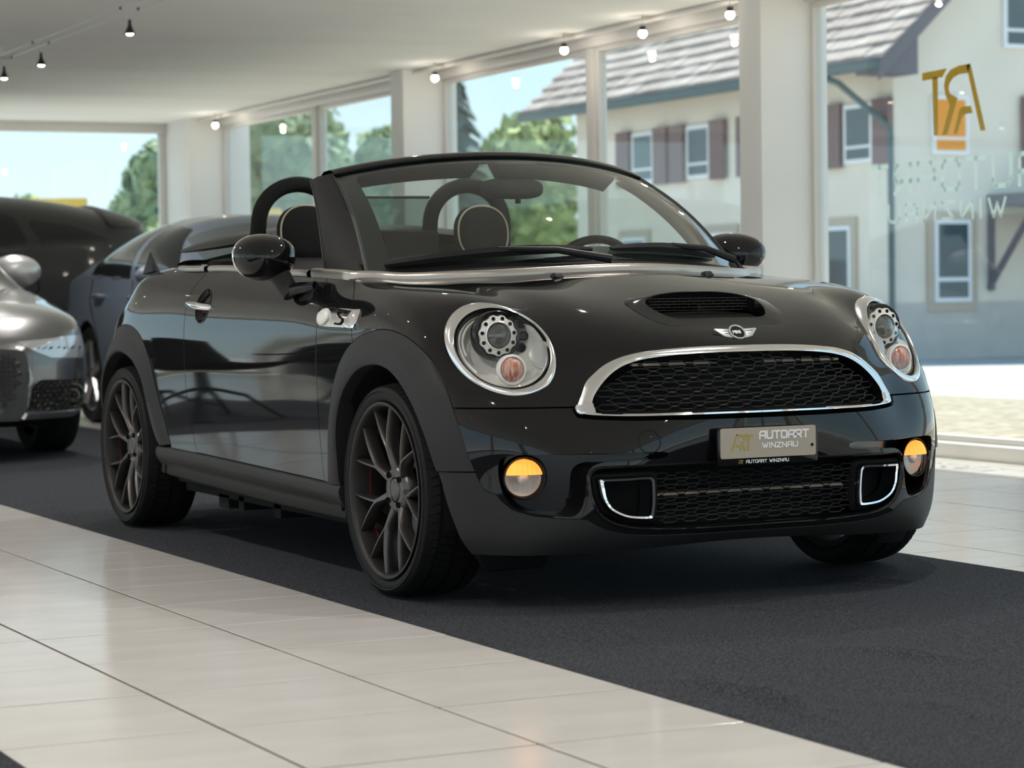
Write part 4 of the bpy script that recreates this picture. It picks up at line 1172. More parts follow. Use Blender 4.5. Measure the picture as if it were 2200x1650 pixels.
def headlamp(s):
    root = empty('headlight', parent=car)
    lay = [(0, -.010), (.0, .001), (.10, .0055), (.45, .009), (.85, .006), (1.0, .0), (1.02, -.012)]
    P = np.array([EO * (1 - t) + EI * t + (HL_N * (1 - min(t, 1)) + IN_N * min(t, 1)) * h for t, h in lay])
    MB().grid(mirror(P, s), cv=True).build('bezel', M['bright'], root, angle=60)
    # black gasket
    c2 = EI.mean(0)
    G1 = c2 + (EI - c2) * 1.01 - IN_N * .010; G2 = c2 + (EI - c2) * .965 - IN_N * .006; G3 = c2 + (EI - c2) * .95 - IN_N * .03
    MB().grid(mirror([G1, G2, G3], s), cv=True).build('gasket', M['dark'], root)
    # clear lens, domed
    L = [c2 + (EI - c2) * r - IN_N * (.008 - .026 * (1 - r * r)) for r in (.97, .86, .7, .5, .3, .12)] + [np.repeat((c2 + IN_N * .018)[None], len(EI), 0)]
    MB().grid(mirror(L, s), cv=True).build('lens', M['lampglass'], root, angle=80)
    # reflector bowl
    B_ = []
    for r, d in ((.97, .012), (.95, .03), (.92, .055), (.80, .075), (.55, .085), (.25, .088), (.0, .088)):
        B_.append(c2 + (EI - c2) * r * (1 - .12 * d / .088) + DEEP * d)
    MB().grid(mirror(B_, s), cv=True).build('reflector', M['reflector'], root, angle=80)
    # projector unit facing ahead
    def barrel(cen, r, prof, name, m, n=48, par=root, face=nrm(np.array([.05, -1, .03]))):
        a_ = nrm(np.cross(face, (0, 0, 1))); b_ = np.cross(a_, face)
        th = np.linspace(0, 2 * PI, n, endpoint=False)
        P_ = [cen + face * h + (np.cos(th)[:, None] * a_ + np.sin(th)[:, None] * b_) * rr * r for rr, h in prof]
        return MB().grid(mirror(P_, s), cv=True).build(name, m, par, angle=50)
    pc = np.array([.628, -.335, .733])
    pj = barrel(pc, .068, [(1.0, -.03), (1.0, -.004), (.96, .0), (.78, -.004), (.76, -.01)], 'projector_shroud', M['gloss_black'])
    # scalloped ring
    n = 120
    th = np.linspace(0, 2 * PI, n, endpoint=False)
    sc_ = 1 + .035 * np.sign(np.sin(th * 11)) * np.abs(np.sin(th * 11)) ** .4
    face = nrm(np.array([.05, -1, .03])); a_ = nrm(np.cross(face, (0, 0, 1))); b_ = np.cross(a_, face)
    ring = lambda r, h, k=0: pc + face * h + (np.cos(th)[:, None] * a_ + np.sin(th)[:, None] * b_) * (r * (sc_ if k else 1))[..., None] if k else pc + face * h + (np.cos(th)[:, None] * a_ + np.sin(th)[:, None] * b_) * r
    MB().grid(mirror([ring(.054, -.01, 1), ring(.054, .004, 1), ring(.040, .006), ring(.036, .002)], s), cv=True).build('scalloped_ring', M['white_ring'], pj, angle=40)
    for k in range(11):
        t = 2 * PI * (k + .25) / 11
        c3 = pc + face * .0055 + (math.cos(t) * a_ + math.sin(t) * b_) * .047
        barrel(c3, .0055, [(1, -.001), (1, .001), (0, .001)], 'ring_hole', M['dark'], 10, pj)
    barrel(pc, .037, [(1.06, -.004), (1.06, .010), (.98, .012), (.94, .006)], 'projector_ring', M['reflector'], par=pj)
    barrel(pc, .0345, [(1, .004), (.85, .013), (.6, .019), (.3, .0225), (.0, .0235)], 'projector_lens', M['projector'], par=pj)
    # indicator
    tc_ = np.array([.628, -.418, .643])
    ic = barrel(tc_, .034, [(1.18, -.012), (1.20, .004), (1.02, .006), (.98, -.002)], 'indicator_ring', M['white_ring'], par=root)
    barrel(tc_, .033, [(1, .0), (.85, .010), (.55, .016), (.25, .0185), (0, .019)], 'indicator_lens', M['amber'], par=ic)
    # crescent ribs and dots of the reflector
    for rsc, t0, t1 in ((.86, .15, .62), (.78, .18, .55)):
        ids = np.arange(int(t0 * len(EI)), int(t1 * len(EI)))
        MB().tube(mirror([c2 + (EI[k % len(EI)] - c2) * rsc + DEEP * .030 for k in ids], s), .0035, 6).build('reflector_rib', M['reflector'], root)
    for dx, dz in ((-.072, .030), (-.078, -.002), (-.070, -.034)):
        barrel(pc + np.array([dx, -.004, dz]), .010, [(1.3, -.012), (1.3, .0), (1.0, .001), (.9, -.004), (0, -.005)], 'reflector_dot', M['gloss_black'], 16)
    # washer cap on the inner edge
    wc = np.array([.536, -.428, .681])
    barrel(wc, .036, [(1.10, -.006), (1.12, .0), (1.0, .0015), (1.0, .004), (.9, .0055), (0, .006)], 'washer_cap', M['washer'], par=root, face=nrm(IN_N * .6 + np.array([0, -.5, .1])))
    return root
for s in (-1, 1):
    headlamp(s)

# ---- radiator grille
def band(outer, inner, nm, m, lifts, n=90, thick=.02, par=car):
    O = resample(smooth_poly(outer, 240, False), n); I = resample(smooth_poly(inner, 240, False), n)
    O = np.vstack([O, (O * [-1, 1])[::-1][1:]]) if abs(O[-1, 0]) < 1e-6 else O
    I = np.vstack([I, (I * [-1, 1])[::-1][1:]]) if abs(I[-1, 0]) < 1e-6 else I
    rows = []
    for t, h in lifts:
        Q = O * (1 - t) + I * t
        rows.append([(q_[0], y_front(*q_) - h, q_[1]) for q_ in Q])
    rows = np.array(rows)
    for _ in range(3):
        rows[:, 1:-1, 1] = (rows[:, :-2, 1] + 2 * rows[:, 1:-1, 1] + rows[:, 2:, 1]) / 4
    mb = MB().grid(rows)
    for c in (0, -1):
        mb.add(rows[:, c], [tuple(range(len(lifts)))])
    return mb.build(nm, m, par, angle=50)
grille = empty('radiator_grille', parent=car)
band(ARC_OUT, ARC_IN, 'grille_surround', M['bright'], [(0, -.012), (0, .001), (.06, .004), (.5, .005), (.88, .0), (1.0, -.012), (1.0, -.035)], par=grille)
band(BAR_LO, BAR_UP, 'grille_lower_bar', M['chrome'], [(0, -.02), (.02, .0), (.25, .007), (.6, .007), (.95, .0), (1.0, -.03)], par=grille)
def hexes(poly, depth, px, pz, hw, hh, rad, nm, par, z0, x_shift=0.0, m=None):
    mb = MB()
    poly = np.array(poly)
    zmin, zmax, xmax = poly[:, 1].min(), poly[:, 1].max(), np.abs(poly[:, 0]).max()
    r = 0
    z = z0
    while z < zmax:
        off = (px / 2 if r % 2 else 0) + x_shift
        k0 = int((-xmax - off) / px) - 1
        for k in range(k0, -k0 + 2):
            cx = k * px + off
            if poly_sd(np.array([[cx, z]]), poly)[0] < -hh * .9:
                hp_ = [(cx - hw, z), (cx - hw * .6, z + hh), (cx + hw * .6, z + hh), (cx + hw, z), (cx + hw * .6, z - hh), (cx - hw * .6, z - hh)]
                mb.tube([(x, y_front(x, zz) + depth, zz) for x, zz in hp_], rad, 4, closed=True, ref=(0, 1, 0))
                for sg in (-1, 1):
                    e0, e1 = cx + sg * hw, cx + sg * (px / 2)
                    mb.tube([(e0, y_front(e0, z) + depth, z), (e1, y_front(e1, z) + depth, z)], rad, 4, ref=(0, 1, 0))
        z += pz; r += 1
    return mb.build(nm, m or M['matte'], par, smooth=False, fix=False)
gp = ARC_IN + [(-x, z) for x, z in ARC_IN[::-1]] + [(-x, z) for x, z in BAR_UP] + BAR_UP[::-1]
hexes(gp, .026, .0695, .0186, .0275, .0080, .0023, 'grille_mesh', grille, .538)
bx = MB()
P = np.array([[(x, y_front(x, .60) + .10 + .03 * (x / .47) ** 2, z) for x in np.linspace(-.47, .47, 25)] for z in (.50, .70)])
bx.grid(P).build('grille_backing', M['dark'], grille)
MB().box((-.33, -.545, .646), (.33, -.53, .653)).build('crossbar', M['tan'], grille, smooth=False)
# grille mouth walls
gm = smooth_poly(gp, 200)
MB().grid(np.array([[(x, y_front(x, z) + d, z) for x, z in gm] for d in (.004, .035, .12)]), cu=False, cv=True).build('grille_mouth', M['dark'], grille)

# ---- bumper recesses: fog lamp pockets and lower intake
for s in (-1, 1):
    root = empty('fog_lamp', parent=car)
    fp = FOG_POCKET
    rows = []
    cen = np.array([.60, .34])
    for sc_, d in ((1.0, .0005), (.995, .02), (.985, .05), (.96, .085)):
        rows.append([(x * s, y_front(x, z) + d, z) for x, z in (cen + (fp - cen) * sc_)])
    mb = MB().grid(np.array(rows), cv=True)
    fl = cen + (fp - cen) * .96
    mb.add([(x * s, y_front(x, z) + .085, z) for x, z in fl], [tuple(range(len(fl)))])
    mb.build('pocket', M['gloss_black'], root, angle=50)
    fc = np.array([.630, -.488, .357]); face = nrm(np.array([.25, -1, .0]))
    a_ = nrm(np.cross(face, (0, 0, 1))); b_ = np.cross(a_, face)
    th = np.linspace(0, 2 * PI, 49)
    rg = lambda r, h: mirror(fc + face * h + (np.cos(th)[:-1, None] * a_ + np.sin(th)[:-1, None] * b_) * r, s)
    MB().grid([rg(.058, -.03), rg(.059, -.002), rg(.056, .004), rg(.052, .0), rg(.050, -.02)], cv=True).build('bezel', M['gloss_black'], root, angle=50)
    MB().grid([rg(.050, -.018), rg(.044, -.028), rg(.028, -.038), rg(.0, -.041)], cv=True).build('reflector', M['reflector'], root, angle=80)
    # lens: amber upper part, clear lower part, fluted
    for nm, lo, hi, m in (('amber_lens', 0.16, 1.0, 'amber_lit'), ('clear_lens', -1.0, 0.14, 'lampglass')):
        rows = []
        for u in np.linspace(lo, hi, 9):
            half = math.sqrt(max(1 - u * u, 0))
            rows.append([fc + b_ * u * .0505 + a_ * v * half * .0505 + face * (.001 + .016 * (1 - min(1, u * u + v * v * half * half))) + face * .0030 * math.sin(v * half * 24) * (1 - v * v) for v in np.linspace(-1, 1, 33)])
        MB().grid(mirror(rows, s)).build(nm, M[m], root, angle=80)
    MB().add(mirror([fc + b_ * .0075 + a_ * sg * .049 + face * h for sg, h in ((-1, -.002), (1, -.002), (1, -.03), (-1, -.03))], s), [(0, 1, 2, 3)]).build('amber_glow_baffle', M['dark'], root)  # added plate that keeps the amber glow off the clear half
    if True:
        MB().grid([mirror(fc + face * -.015 + (np.cos(th)[:-1, None] * a_ + np.sin(th)[:-1, None] * b_) * .017, s), rg(.017, -.008), rg(.010, -.002), rg(0, .0)], cv=True).build('bulb_shield', M['reflector'], root, angle=60)

intake = empty('lower_intake', parent=car)
IN2 = smooth_poly([(.0, .384), (.2, .384), (.426, .3835), (.478, .381), (.496, .366), (.499, .345), (.495, .317), (.486, .287), (.471, .261), (.446, .242), (.415, .231), (.374, .223), (.30, .217), (.195, .213), (.0, .212)], 200, False)
IN2 = np.vstack([IN2, (IN2 * [-1, 1])[::-1][1:-1]])
ic = np.array([0, .30])
rows = [[(x, y_front(x, z) + d, z) for x, z in ic + (IN2 - ic) * np.array([sx, sz])] for sx, sz, d in ((1.012, 1.07, -.001), (1.006, 1.03, -.006), (1, 1, -.004), (.985, .95, .006), (.98, .93, .03), (.97, .92, .10))]
MB().grid(np.array(rows), cv=True).build('intake_surround', M['gloss_black'], intake, angle=50)
MB().grid(np.array([[(x, -.56 + .05 * (x / .47) ** 2, z) for x in np.linspace(-.47, .47, 25)] for z in (.20, .39)])).build('intake_backing', M['dark'], intake)
mesh_poly = [(-.315, .375), (.315, .375), (.315, .225), (-.315, .225)]
hexes(mesh_poly, .022, .066, .0170, .0255, .0072, .0021, 'intake_mesh', intake, .236)
MB().box((-.30, -.605, .300), (.30, -.59, .307)).build('crossbar', M['tan'], intake, smooth=False)
DUCT = [(.473, .351), (.470, .328), (.465, .302), (.452, .279), (.434, .265), (.405, .2525), (.377, .2475), (.340, .2455), (.330, .249), (.327, .262), (.325, .293), (.327, .338), (.331, .351), (.344, .356), (.404, .3545), (.458, .3535)]
for s in (-1, 1):
    du = empty('brake_duct', parent=intake)
    D_ = smooth_poly(DUCT, 128)
    dc = D_.mean(0)
    R_ = lambda sc_, d: [(s * x, y_front(x, z) + d, z) for x, z in dc + (D_ - dc) * sc_]
    MB().grid(np.array([R_(1.30, .02), R_(1.22, .012), R_(1.12, .008), R_(1.07, .012)]), cv=True).build('duct_housing', M['dark'], du, angle=50)
    MB().grid(np.array([R_(1.05, .016), R_(1.05, .002), R_(1.0, -.005), R_(.90, -.003), (R_(.86, .010)), R_(.84, .06)]), cv=True).build('duct_trim', M['chrome'], du, angle=50)
    mb = MB(); pts = R_(.89, .075)
    mb.add(pts, [tuple(range(len(pts)))]); mb.build('duct_throat', M['dark'], du)

# ---- number plate with holder
pl = empty('number_plate', parent=car)
P = []
yv = min(y_front(0, .433), y_front(.15, .433)) - .012
def plate_frame(x, z, d): return (x, yv - d, z)
rr = lambda hw, hh, r, cz: [(sx * (hw - r) + r * math.cos(t), cz + sz * (hh - r) + r * math.sin(t)) for sx, sz, t0 in ((1, 1, 0), (-1, 1, PI / 2), (-1, -1, PI), (1, -1, 1.5 * PI)) for t in np.linspace(t0, t0 + PI / 2, 5)]
FR = (np.array([0, yv, 0]), np.array([1., 0, 0]), np.array([0, 0, 1.]))
MB().prism(rr(.158, .0505, .008, .4285), FR, .010).build('plate_holder', M['gloss_black'], pl, bevel=.0015)
MB().prism(rr(.1505, .0405, .006, .4375), (np.array([0, yv - .010, 0]), FR[1], FR[2]), .0015).build('plate', M['plate'], pl)
mb = MB(); o_ = lambda x, z, dd=.0117: (np.array([x, yv - dd, z]), FR[1], FR[2])
strokes(mb, 'AUTOART', o_(-.028, .4475), .0185, .0170, .0058, .0046, .0006)
strokes(mb, 'WINZNAU', o_(-.020, .4225), .0125, .0125, .0050, .0030, .0006)
mb.build('plate_lettering', M['plate_text'], pl, smooth=False)
mb = MB(); monogram(mb, o_(-.118, .417), .069, .0006); mb.build('monogram', M['gold'], pl, smooth=False)
mb = MB(); strokes(mb, 'AUTOART WINZNAU', o_(-.070, .3835, .0102), .0075, .0070, .0026, .0016, .0005); mb.build('holder_lettering', M['plate_text'], pl, smooth=False)
mb = MB(); monogram(mb, o_(-.095, .382, .0102), .016, .0005); mb.build('holder_monogram', M['gold'], pl, smooth=False)
MB().lathe([(.0, -.003), (.004, -.003), (.004, .0)], 12, origin=(.138, yv - .0115, .425), axis='y').build('plate_screw', M['dark'], pl)
# towing-eye cover ring
th = np.linspace(0, 2 * PI, 40, endpoint=False)
MB().tube([(-.339 + .030 * math.cos(t), y_front(-.339 + .030 * math.cos(t), .449 + .030 * math.sin(t)) - .0003, .449 + .030 * math.sin(t)) for t in th], .0012, 6, closed=True).build('tow_cover_ring', M['dark'], car)
# ================================================================ roadster: scoop, badge, screen, cockpit
M['fabric'] = mat('black_fabric', (0.014, 0.014, 0.014), 0.9, spec=0.2, bump=(700, 0.3, 0.001))
M['leather'] = mat('black_leather', (0.016, 0.016, 0.017), 0.55, spec=0.3)
M['piping'] = mat('cream_piping', (0.42, 0.36, 0.27), 0.6)
M['screen'] = glass_mat('windscreen_glass', (0.80, 0.90, 0.86), 0.085)
M['softtop'] = mat('black_soft_top_ceiling_sheen', (0.055, 0.055, 0.053), 0.6, spec=0.4)  # grey lift over black cloth paints in the ceiling's reflection
M['frit'] = mat('screen_edge_black', (0.010, 0.010, 0.010), 0.35)
M['grey_trim'] = mat('grey_pillar_trim', (0.045, 0.045, 0.043), 0.7)
M['mirror'] = mat('mirror_silver', (0.8, 0.8, 0.8), 0.02, 1.0)

# ---- bonnet scoop: raised frame round an open mouth
sc = empty('bonnet_scoop', parent=car)
SP = resample(np.vstack([smooth_poly(SCOOP, 120, False), (smooth_poly(SCOOP, 120, False) * [-1, 1])[::-1]]), 121)[:-1]
OPEN = smooth_poly([(0, -.318), (.10, -.322), (.165, -.338), (.182, -.365), (.175, -.405), (.145, -.445), (.08, -.452), (0, -.453)], 120, False)
OP = resample(np.vstack([OPEN, (OPEN * [-1, 1])[::-1]]), 121)[:-1]
def scoop_z(x, y):
    """crown of the scoop: high at the back of the mouth, running out into the bonnet"""
    t = np.clip((y + .497) / .19, 0, 1)
    u = max(0.0, 1 - (abs(x) / .235) ** 2.6)
    back = np.clip((-.262 - y) / .07, 0, 1)
    return z_top(x, y) + .030 * (t * t * (3 - 2 * t)) * u * (back * back * (3 - 2 * back)) + .0005
rows = []
for t in (0.0, .02, .2, .45, .7, .88, .97, 1.0):
    Q = SP * (1 - t) + OP * t
    rows.append([(x, y, scoop_z(x, y) + (-.012 if t == 0 else 0) - (.002 if t == 1 else 0)) for x, y in Q])
rows = np.array(rows)
inn = rows[-1].copy(); inn[:, 2] -= .035; inn[:, 1] += .012
rows = np.concatenate([rows, inn[None]])
for _ in range(3):
    rows[1:-1, :, 2] = (np.roll(rows[1:-1, :, 2], 1, 1) + 2 * rows[1:-1, :, 2] + np.roll(rows[1:-1, :, 2], -1, 1)) / 4
MB().grid(rows, cv=True).build('scoop_frame', M['paint'], sc, angle=50)
mb = MB(); mb.add([(x, y + .005, z_top(x, y) - .030) for x, y in OP], [tuple(range(len(OP)))]); mb.build('scoop_floor', M['dark'], sc)
# honeycomb standing at the back of the mouth
mb = MB()
for r in range(4):
    zz = .792 + r * .0085
    for k in range(-5, 6):
        cx = k * .032 + (.016 if r % 2 else 0)
        if abs(cx) > .15: continue
        yb = -.340
        mb.tube([(cx - .0155, yb, zz), (cx - .0145, yb, zz + .0075), (cx + .0145, yb, zz + .0075), (cx + .0155, yb, zz), (cx + .0145, yb, zz - .0005), (cx - .0145, yb, zz - .0005)], .0009, 4, closed=True, ref=(0, 1, 0))
mb.build('scoop_mesh', M['matte'], sc, smooth=False, fix=False)

# ---- winged badge on the nose
bd = empty('bonnet_badge', parent=car)
bc = np.array([0, y_front(0, .726), .726])
bn = nrm(np.array([0, -.74, .67])); bu = np.array([1., 0, 0]); bv = np.cross(bn, bu)
bf = lambda d: (bc + bn * d, bu, bv)
WING = [(.020, .014), (.066, .0165), (.068, .013), (.045, -.012), (.022, -.019), (.012, -.010)]
for s in (-1, 1):
    poly = [(s * x, y) for x, y in WING]
    MB().prism(poly if s > 0 else poly[::-1], bf(.002), .004).build('wing', M['washer'], bd, bevel=.001)
    for k in range(2):
        poly = [(s * .024, .004 - k * .009), (s * (.052 - k * .012), .006 - k * .009), (s * (.052 - k * .012), .0075 - k * .009), (s * .024, .0055 - k * .009)]
        MB().prism(poly if s > 0 else poly[::-1], bf(.0058), .0006).build('feather_line', M['dark'], bd, smooth=False)
th = np.linspace(0, 2 * PI, 48, endpoint=False)
cir = lambda r: [(r * math.cos(t), r * math.sin(t)) for t in th]
MB().prism(cir(.0215), bf(.001), .007).build('roundel', M['gloss_black'], bd)
MB().tube([bc + bn * .008 + bu * .0235 * math.cos(t) + bv * .0235 * math.sin(t) for t in th], .0028, 8, closed=True).build('roundel_ring', M['washer'], bd)
mb = MB(); strokes(mb, 'MINI', (bc + bn * .0081 - bu * .0145 - bv * .0045, bu, bv), .009, .0062, .0028, .0022, .0008); mb.build('badge_lettering', M['plate_text'], bd, smooth=False)

# ---- belt line strip round scuttle and cockpit
TOP = SS[:, -1]                                         # top edge of the shell, centre front to centre rear
iy = [k for k in range(len(TOP)) if TOP[k, 1] < 2.16 and TOP[k, 0] >= 0]
belt = TOP[:max(iy) + 1]
belt = resample(belt, 90)
def strip_rows(path, s, prof):
    T_ = nrm(np.gradient(path, axis=0)); up = np.array([0, 0, 1.0])
    side = nrm(np.cross(T_, up)); 
    rows = [path + side * a + up * b for a, b in prof]
    return mirror(rows, s)
for s in (-1, 1):
    for nm, a, b in (('scuttle_strip', 0, 42), ('door_strip', 42, 76), ('quarter_strip', 76, 90)):
        pth = belt[a:b] + (0 if a == 0 else 0)
        pth = pth.copy()
        if a: pth[0] = pth[0] * .75 + pth[1] * .25
        prof_ = [(.010, -.010), (.0120, .002), (.0110, .012), (.006, .018), (-.004, .019), (-.011, .013), (-.012, -.006)] if a == 0 else [(.010, -.008), (.0120, .000), (.0105, .006), (.005, .011), (-.004, .012), (-.011, .008), (-.012, -.006)]
        mb = MB().grid(strip_rows(pth, s, prof_), cv=False)
        mb.build(nm, M['satin'], car, angle=70)
# closing curve of the strip at the rear of the cockpit
endp = belt[-1]
for s in (-1, 1):
    a0 = endp.copy()
    arc = np.array([a0, a0 + [-.02, .03, .006], a0 + [-.06, .05, .010], a0 + [-.12, .05, .010], a0 + [-.22, .03, .012]])
    MB().grid(strip_rows(smooth_poly(arc, 30, False), s, [(.010, -.010), (.0125, .002), (.0115, .014), (.006, .021), (-.004, .022), (-.011, .015), (-.012, -.006)])).build('deck_strip', M['chrome'], car, angle=70)
# ---- rear deck and boot lid
k0 = max(iy)
rim = TOP[k0:]
rows = []
for t in np.linspace(0, 1, 9):
    rows.append([(p[0] * (1 - t), p[1], p[2] + .022 * (1 - (1 - t) ** 2)) for p in rim])
rows = np.array(rows)
for s in (-1, 1):
    pass
full = np.concatenate([mirror(rows, 1), mirror(rows, -1)[::-1][1:]], 0)
MB().grid(full).build('boot_lid', M['paint'], car, angle=60)
# cockpit lining: inner door tops, floor tub
for s in (-1, 1):
    P = []
    for y in np.linspace(.56, 2.1, 24):
        zt = float(np.interp(y, TOP[:, 1][30:], TOP[:, 2][30:])) if False else .905 + .03 * (y - .5)
        w = w_at(y, zt - .01) - .012
        P.append([(w, y, zt), (w - .035, y, zt + .004), (w - .055, y, zt - .012), (w - .07, y, zt - .10), (w - .09, y, .35)])
    MB().grid(mirror(P, s)).build('door_lining', M['leather'], car, angle=60)
mb = MB().grid(np.array([[(-.66, y, z), (.66, y, z)] for y, z in ((.50, .40), (.95, .30), (1.7, .32), (1.80, .55), (1.84, .90))]))
mb.build('cockpit_tub', M['dark'], car)
# bulkhead behind the seats with mesh texture, speaker
bh = MB().box((-.62, 1.93, .70), (.62, 2.10, .985)).build('rear_bulkhead', M['fabric'], car, bevel=.02)
bh2 = MB().box((-.21, 1.86, .95), (.21, 1.95, 1.085)).build('centre_bulkhead', M['fabric'], car, bevel=.018)
MB().lathe([(.045, -.004), (.043, .004), (.036, .002), (.0, .0)], 32, origin=(-.06, 1.856, 1.035), axis='y').build('speaker', M['gloss_black'], car)

# ---- windscreen
def base_pt(x):  # bottom edge of glass
    t = (abs(x) / .654) ** 2
    return np.array([x, .20 + .319 * t, .945 - .028 * t])
def head_pt(x):
    t = (abs(x) / .5626) ** 2
    return np.array([x, .865 + .132 * t, 1.292 - .047 * t - .012 * t * t])
def scr(u, v):
    """u -1..1 across, v 0..1 up"""
    b, h = base_pt(u * .654), head_pt(u * .5626)
    p = b * (1 - v) + h * v
    return p + np.array([0, -.020, .030]) * math.sin(PI * v) * (1 - .15 * u * u)
nu, nv = 41, 15
G_ = np.array([[scr(u, v) for u in np.linspace(-1, 1, nu)] for v in np.linspace(0, 1, nv)])
ws = empty('windscreen', parent=car)
MB().grid(G_).build('screen_glass', M['screen'], ws, angle=80)
# printed black border, a hair behind the glass
def border(u0, u1, v0, v1, nm, n=24):
    P = np.array([[scr(u, v) + np.array([0, .005, -.003]) for u in np.linspace(u0, u1, n)] for v in np.linspace(v0, v1, n)])
    MB().grid(P).build(nm, M['frit'], ws)
border(-1, -.90, 0, 1, 'glass_border'); border(.90, 1, 0, 1, 'glass_border'); border(-.9, .9, .93, 1, 'glass_border'); border(-.9, .9, 0, .10, 'glass_border')
# pillars
for s in (-1, 1):
    rows = []
    for v in np.linspace(0, 1, 14):
        f = scr(1.0, v); f = f.copy()
        rear = np.array([.700, .735, .922]) * (1 - v) + np.array([.588, 1.125, 1.222]) * v + np.array([.006, -.02, .03]) * math.sin(PI * v)
        out = (f + rear) / 2 + np.array([.014, -.004, .006])
        n_in = np.array([-.06, .02, -.02])
        rows.append([f + [-.012, .0, .002], f + [.002, .0, .004], f * .8 + rear * .2 + [.008, 0, .005], out, f * .15 + rear * .85 + [.006, 0, .002], rear, rear + [-.03, .0, -.012], f + [-.07, .04, -.015], f + [-.06, .01, -.006]])
    P = np.array(rows)
    MB().grid(mirror(P, s), cv=True).build('pillar', M['matte'], ws, angle=50)
    MB().tube(mirror(P[:, 5] + np.array([.001, 0, .001]), s), .0018, 6).build('pillar_strip', M['disc'], ws)
    MB().tube(mirror(P[:, 1] + np.array([-.001, -.002, .001]), s), .0011, 6).build('glass_edge_strip', M['disc'], ws)
    # foot of the pillar
    MB().add(mirror([(.66, .50, .905), (.70, .72, .912), (.715, .70, .905), (.69, .50, .898), (.665, .54, .955), (.70, .70, .97), (.705, .72, .95), (.675, .53, .93)], s), [(0, 1, 2, 3), (4, 5, 6, 7), (0, 4, 5, 1), (1, 5, 6, 2), (2, 6, 7, 3), (3, 7, 4, 0)]).build('pillar_foot', M['matte'], ws, bevel=.006)
# header rail
rows = []
for x in np.linspace(-.5626, .5626, 41):
    h = head_pt(x)
    rows.append([h + [0, -.012, -.004], h + [0, -.014, .004], h + [0, -.004, .011], h + [0, .010, .0165], h + [0, .03, .019], h + [0, .075, .016], h + [0, .10, .004], h + [0, .10, -.012], h + [0, .04, -.022], h + [0, .004, -.014]])
P = np.array(rows)
mb = MB().grid(P, cv=True)
mb.build('header_rail', M['gloss_black'], ws, angle=50)
# sun visors
for s in (-1, 1):
    rows = []
    for x in np.linspace(.08, .47, 12):
        h = head_pt(x)
        rows.append([h + [0, .045, -.020], h + [0, .05, -.028], h + [0, .125, -.062], h + [0, .135, -.060], h + [0, .132, -.052], h + [0, .06, -.018]])
    mb = MB().grid(mirror(rows, s), cv=True)
    for r in (0, -1): mb.add(mirror(rows[r], s), [tuple(range(6))])
    mb.build('sun_visor', M['grey_trim'], car, angle=50)
# mirror and its housing
ms = empty('interior_mirror', parent=car)
u = np.linspace(0, 2 * PI, 28, endpoint=False)
sup = lambda t, a_, b_, e: (a_ * np.sign(np.cos(t)) * np.abs(np.cos(t)) ** e, b_ * np.sign(np.sin(t)) * np.abs(np.sin(t)) ** e)
mx_, mz_ = sup(u, 1, 1, .65)
rows = [np.stack([.01 + .115 * k * mx_, np.full_like(u, .855 + d) + .03 * (.115 * k * mx_), 1.188 + .034 * k * mz_], 1) for k, d in ((0, -.030), (.6, -.028), (.92, -.016), (1, 0), (.98, .012), (0, .013))]
MB().grid(rows, cv=True).build('mirror_shell', M['grey_trim'], ms, angle=60)
rows = [np.array([(-.05 * k + .0, .80 - .02 * k, 1.27 - .06 * k) for k in (0, 1)])]
MB().add([(-.07, .80, 1.268), (.075, .80, 1.268), (.06, .83, 1.225), (-.045, .83, 1.222), (-.07, .90, 1.285), (.075, .90, 1.285), (.06, .87, 1.215), (-.045, .87, 1.212)],
         [(0, 1, 2, 3), (7, 6, 5, 4), (0, 4, 5, 1), (1, 5, 6, 2), (2, 6, 7, 3), (3, 7, 4, 0)]).build('sensor_housing', M['leather'], ms, bevel=.008)
MB().lathe([(.0, 1.140), (.009, 1.140), (.010, 1.150), (.008, 1.158)], 14, origin=(.03, .855, 0)).build('mirror_switch', M['leather'], ms)
# wipers
def wiper(p0, p1, piv, name):
    w = empty(name, parent=car)
    def gp(u, v, lift=.008): return scr(u, v) + np.array([0, -.012, .022]) * (lift / .025)
    bl = np.array([gp(*(np.array(p0) * (1 - t) + np.array(p1) * t), lift=.008 + .010 * math.sin(PI * t)) for t in np.linspace(0, 1, 16)])
    MB().tube(bl, [.006 + .011 * math.sin(PI * t) ** .5 for t in np.linspace(0, 1, 16)], 6).build('blade', M['leather'], w)
    mid = gp(*((np.array(p0) + np.array(p1)) / 2), lift=.028)
    MB().tube([np.array(piv), np.array(piv) * .5 + mid * .5 + [0, -.01, .012], mid], [.013, .010, .008], 8).build('arm', M['leather'], w)
wiper((-.93, .025), (-.05, .055), (-.02, .13, .945), 'wiper')
wiper((.05, .06), (.78, .05), (.66 * .8, .33, .945), 'wiper')
# scuttle panel below the glass
rows = []
for t in np.linspace(-1, 1, 41):
    b_ = base_pt(t * .654); 
    k = np.interp(abs(t) * .67, TOP[:60, 0], np.arange(60)); k0_ = int(k)
    e_ = TOP[k0_] * (1 - (k - k0_)) + TOP[k0_ + 1] * (k - k0_)
    e_ = np.array([e_[0] * (1 if t >= 0 else -1), e_[1] + .008, e_[2] + .002])
    rows.append([e_, e_ * .6 + b_ * .4 + [0, 0, .002], b_ + [0, .0, -.004], b_ + [0, .03, .004]])
MB().grid(rows).build('scuttle_cover', M['dark'], car, angle=60)
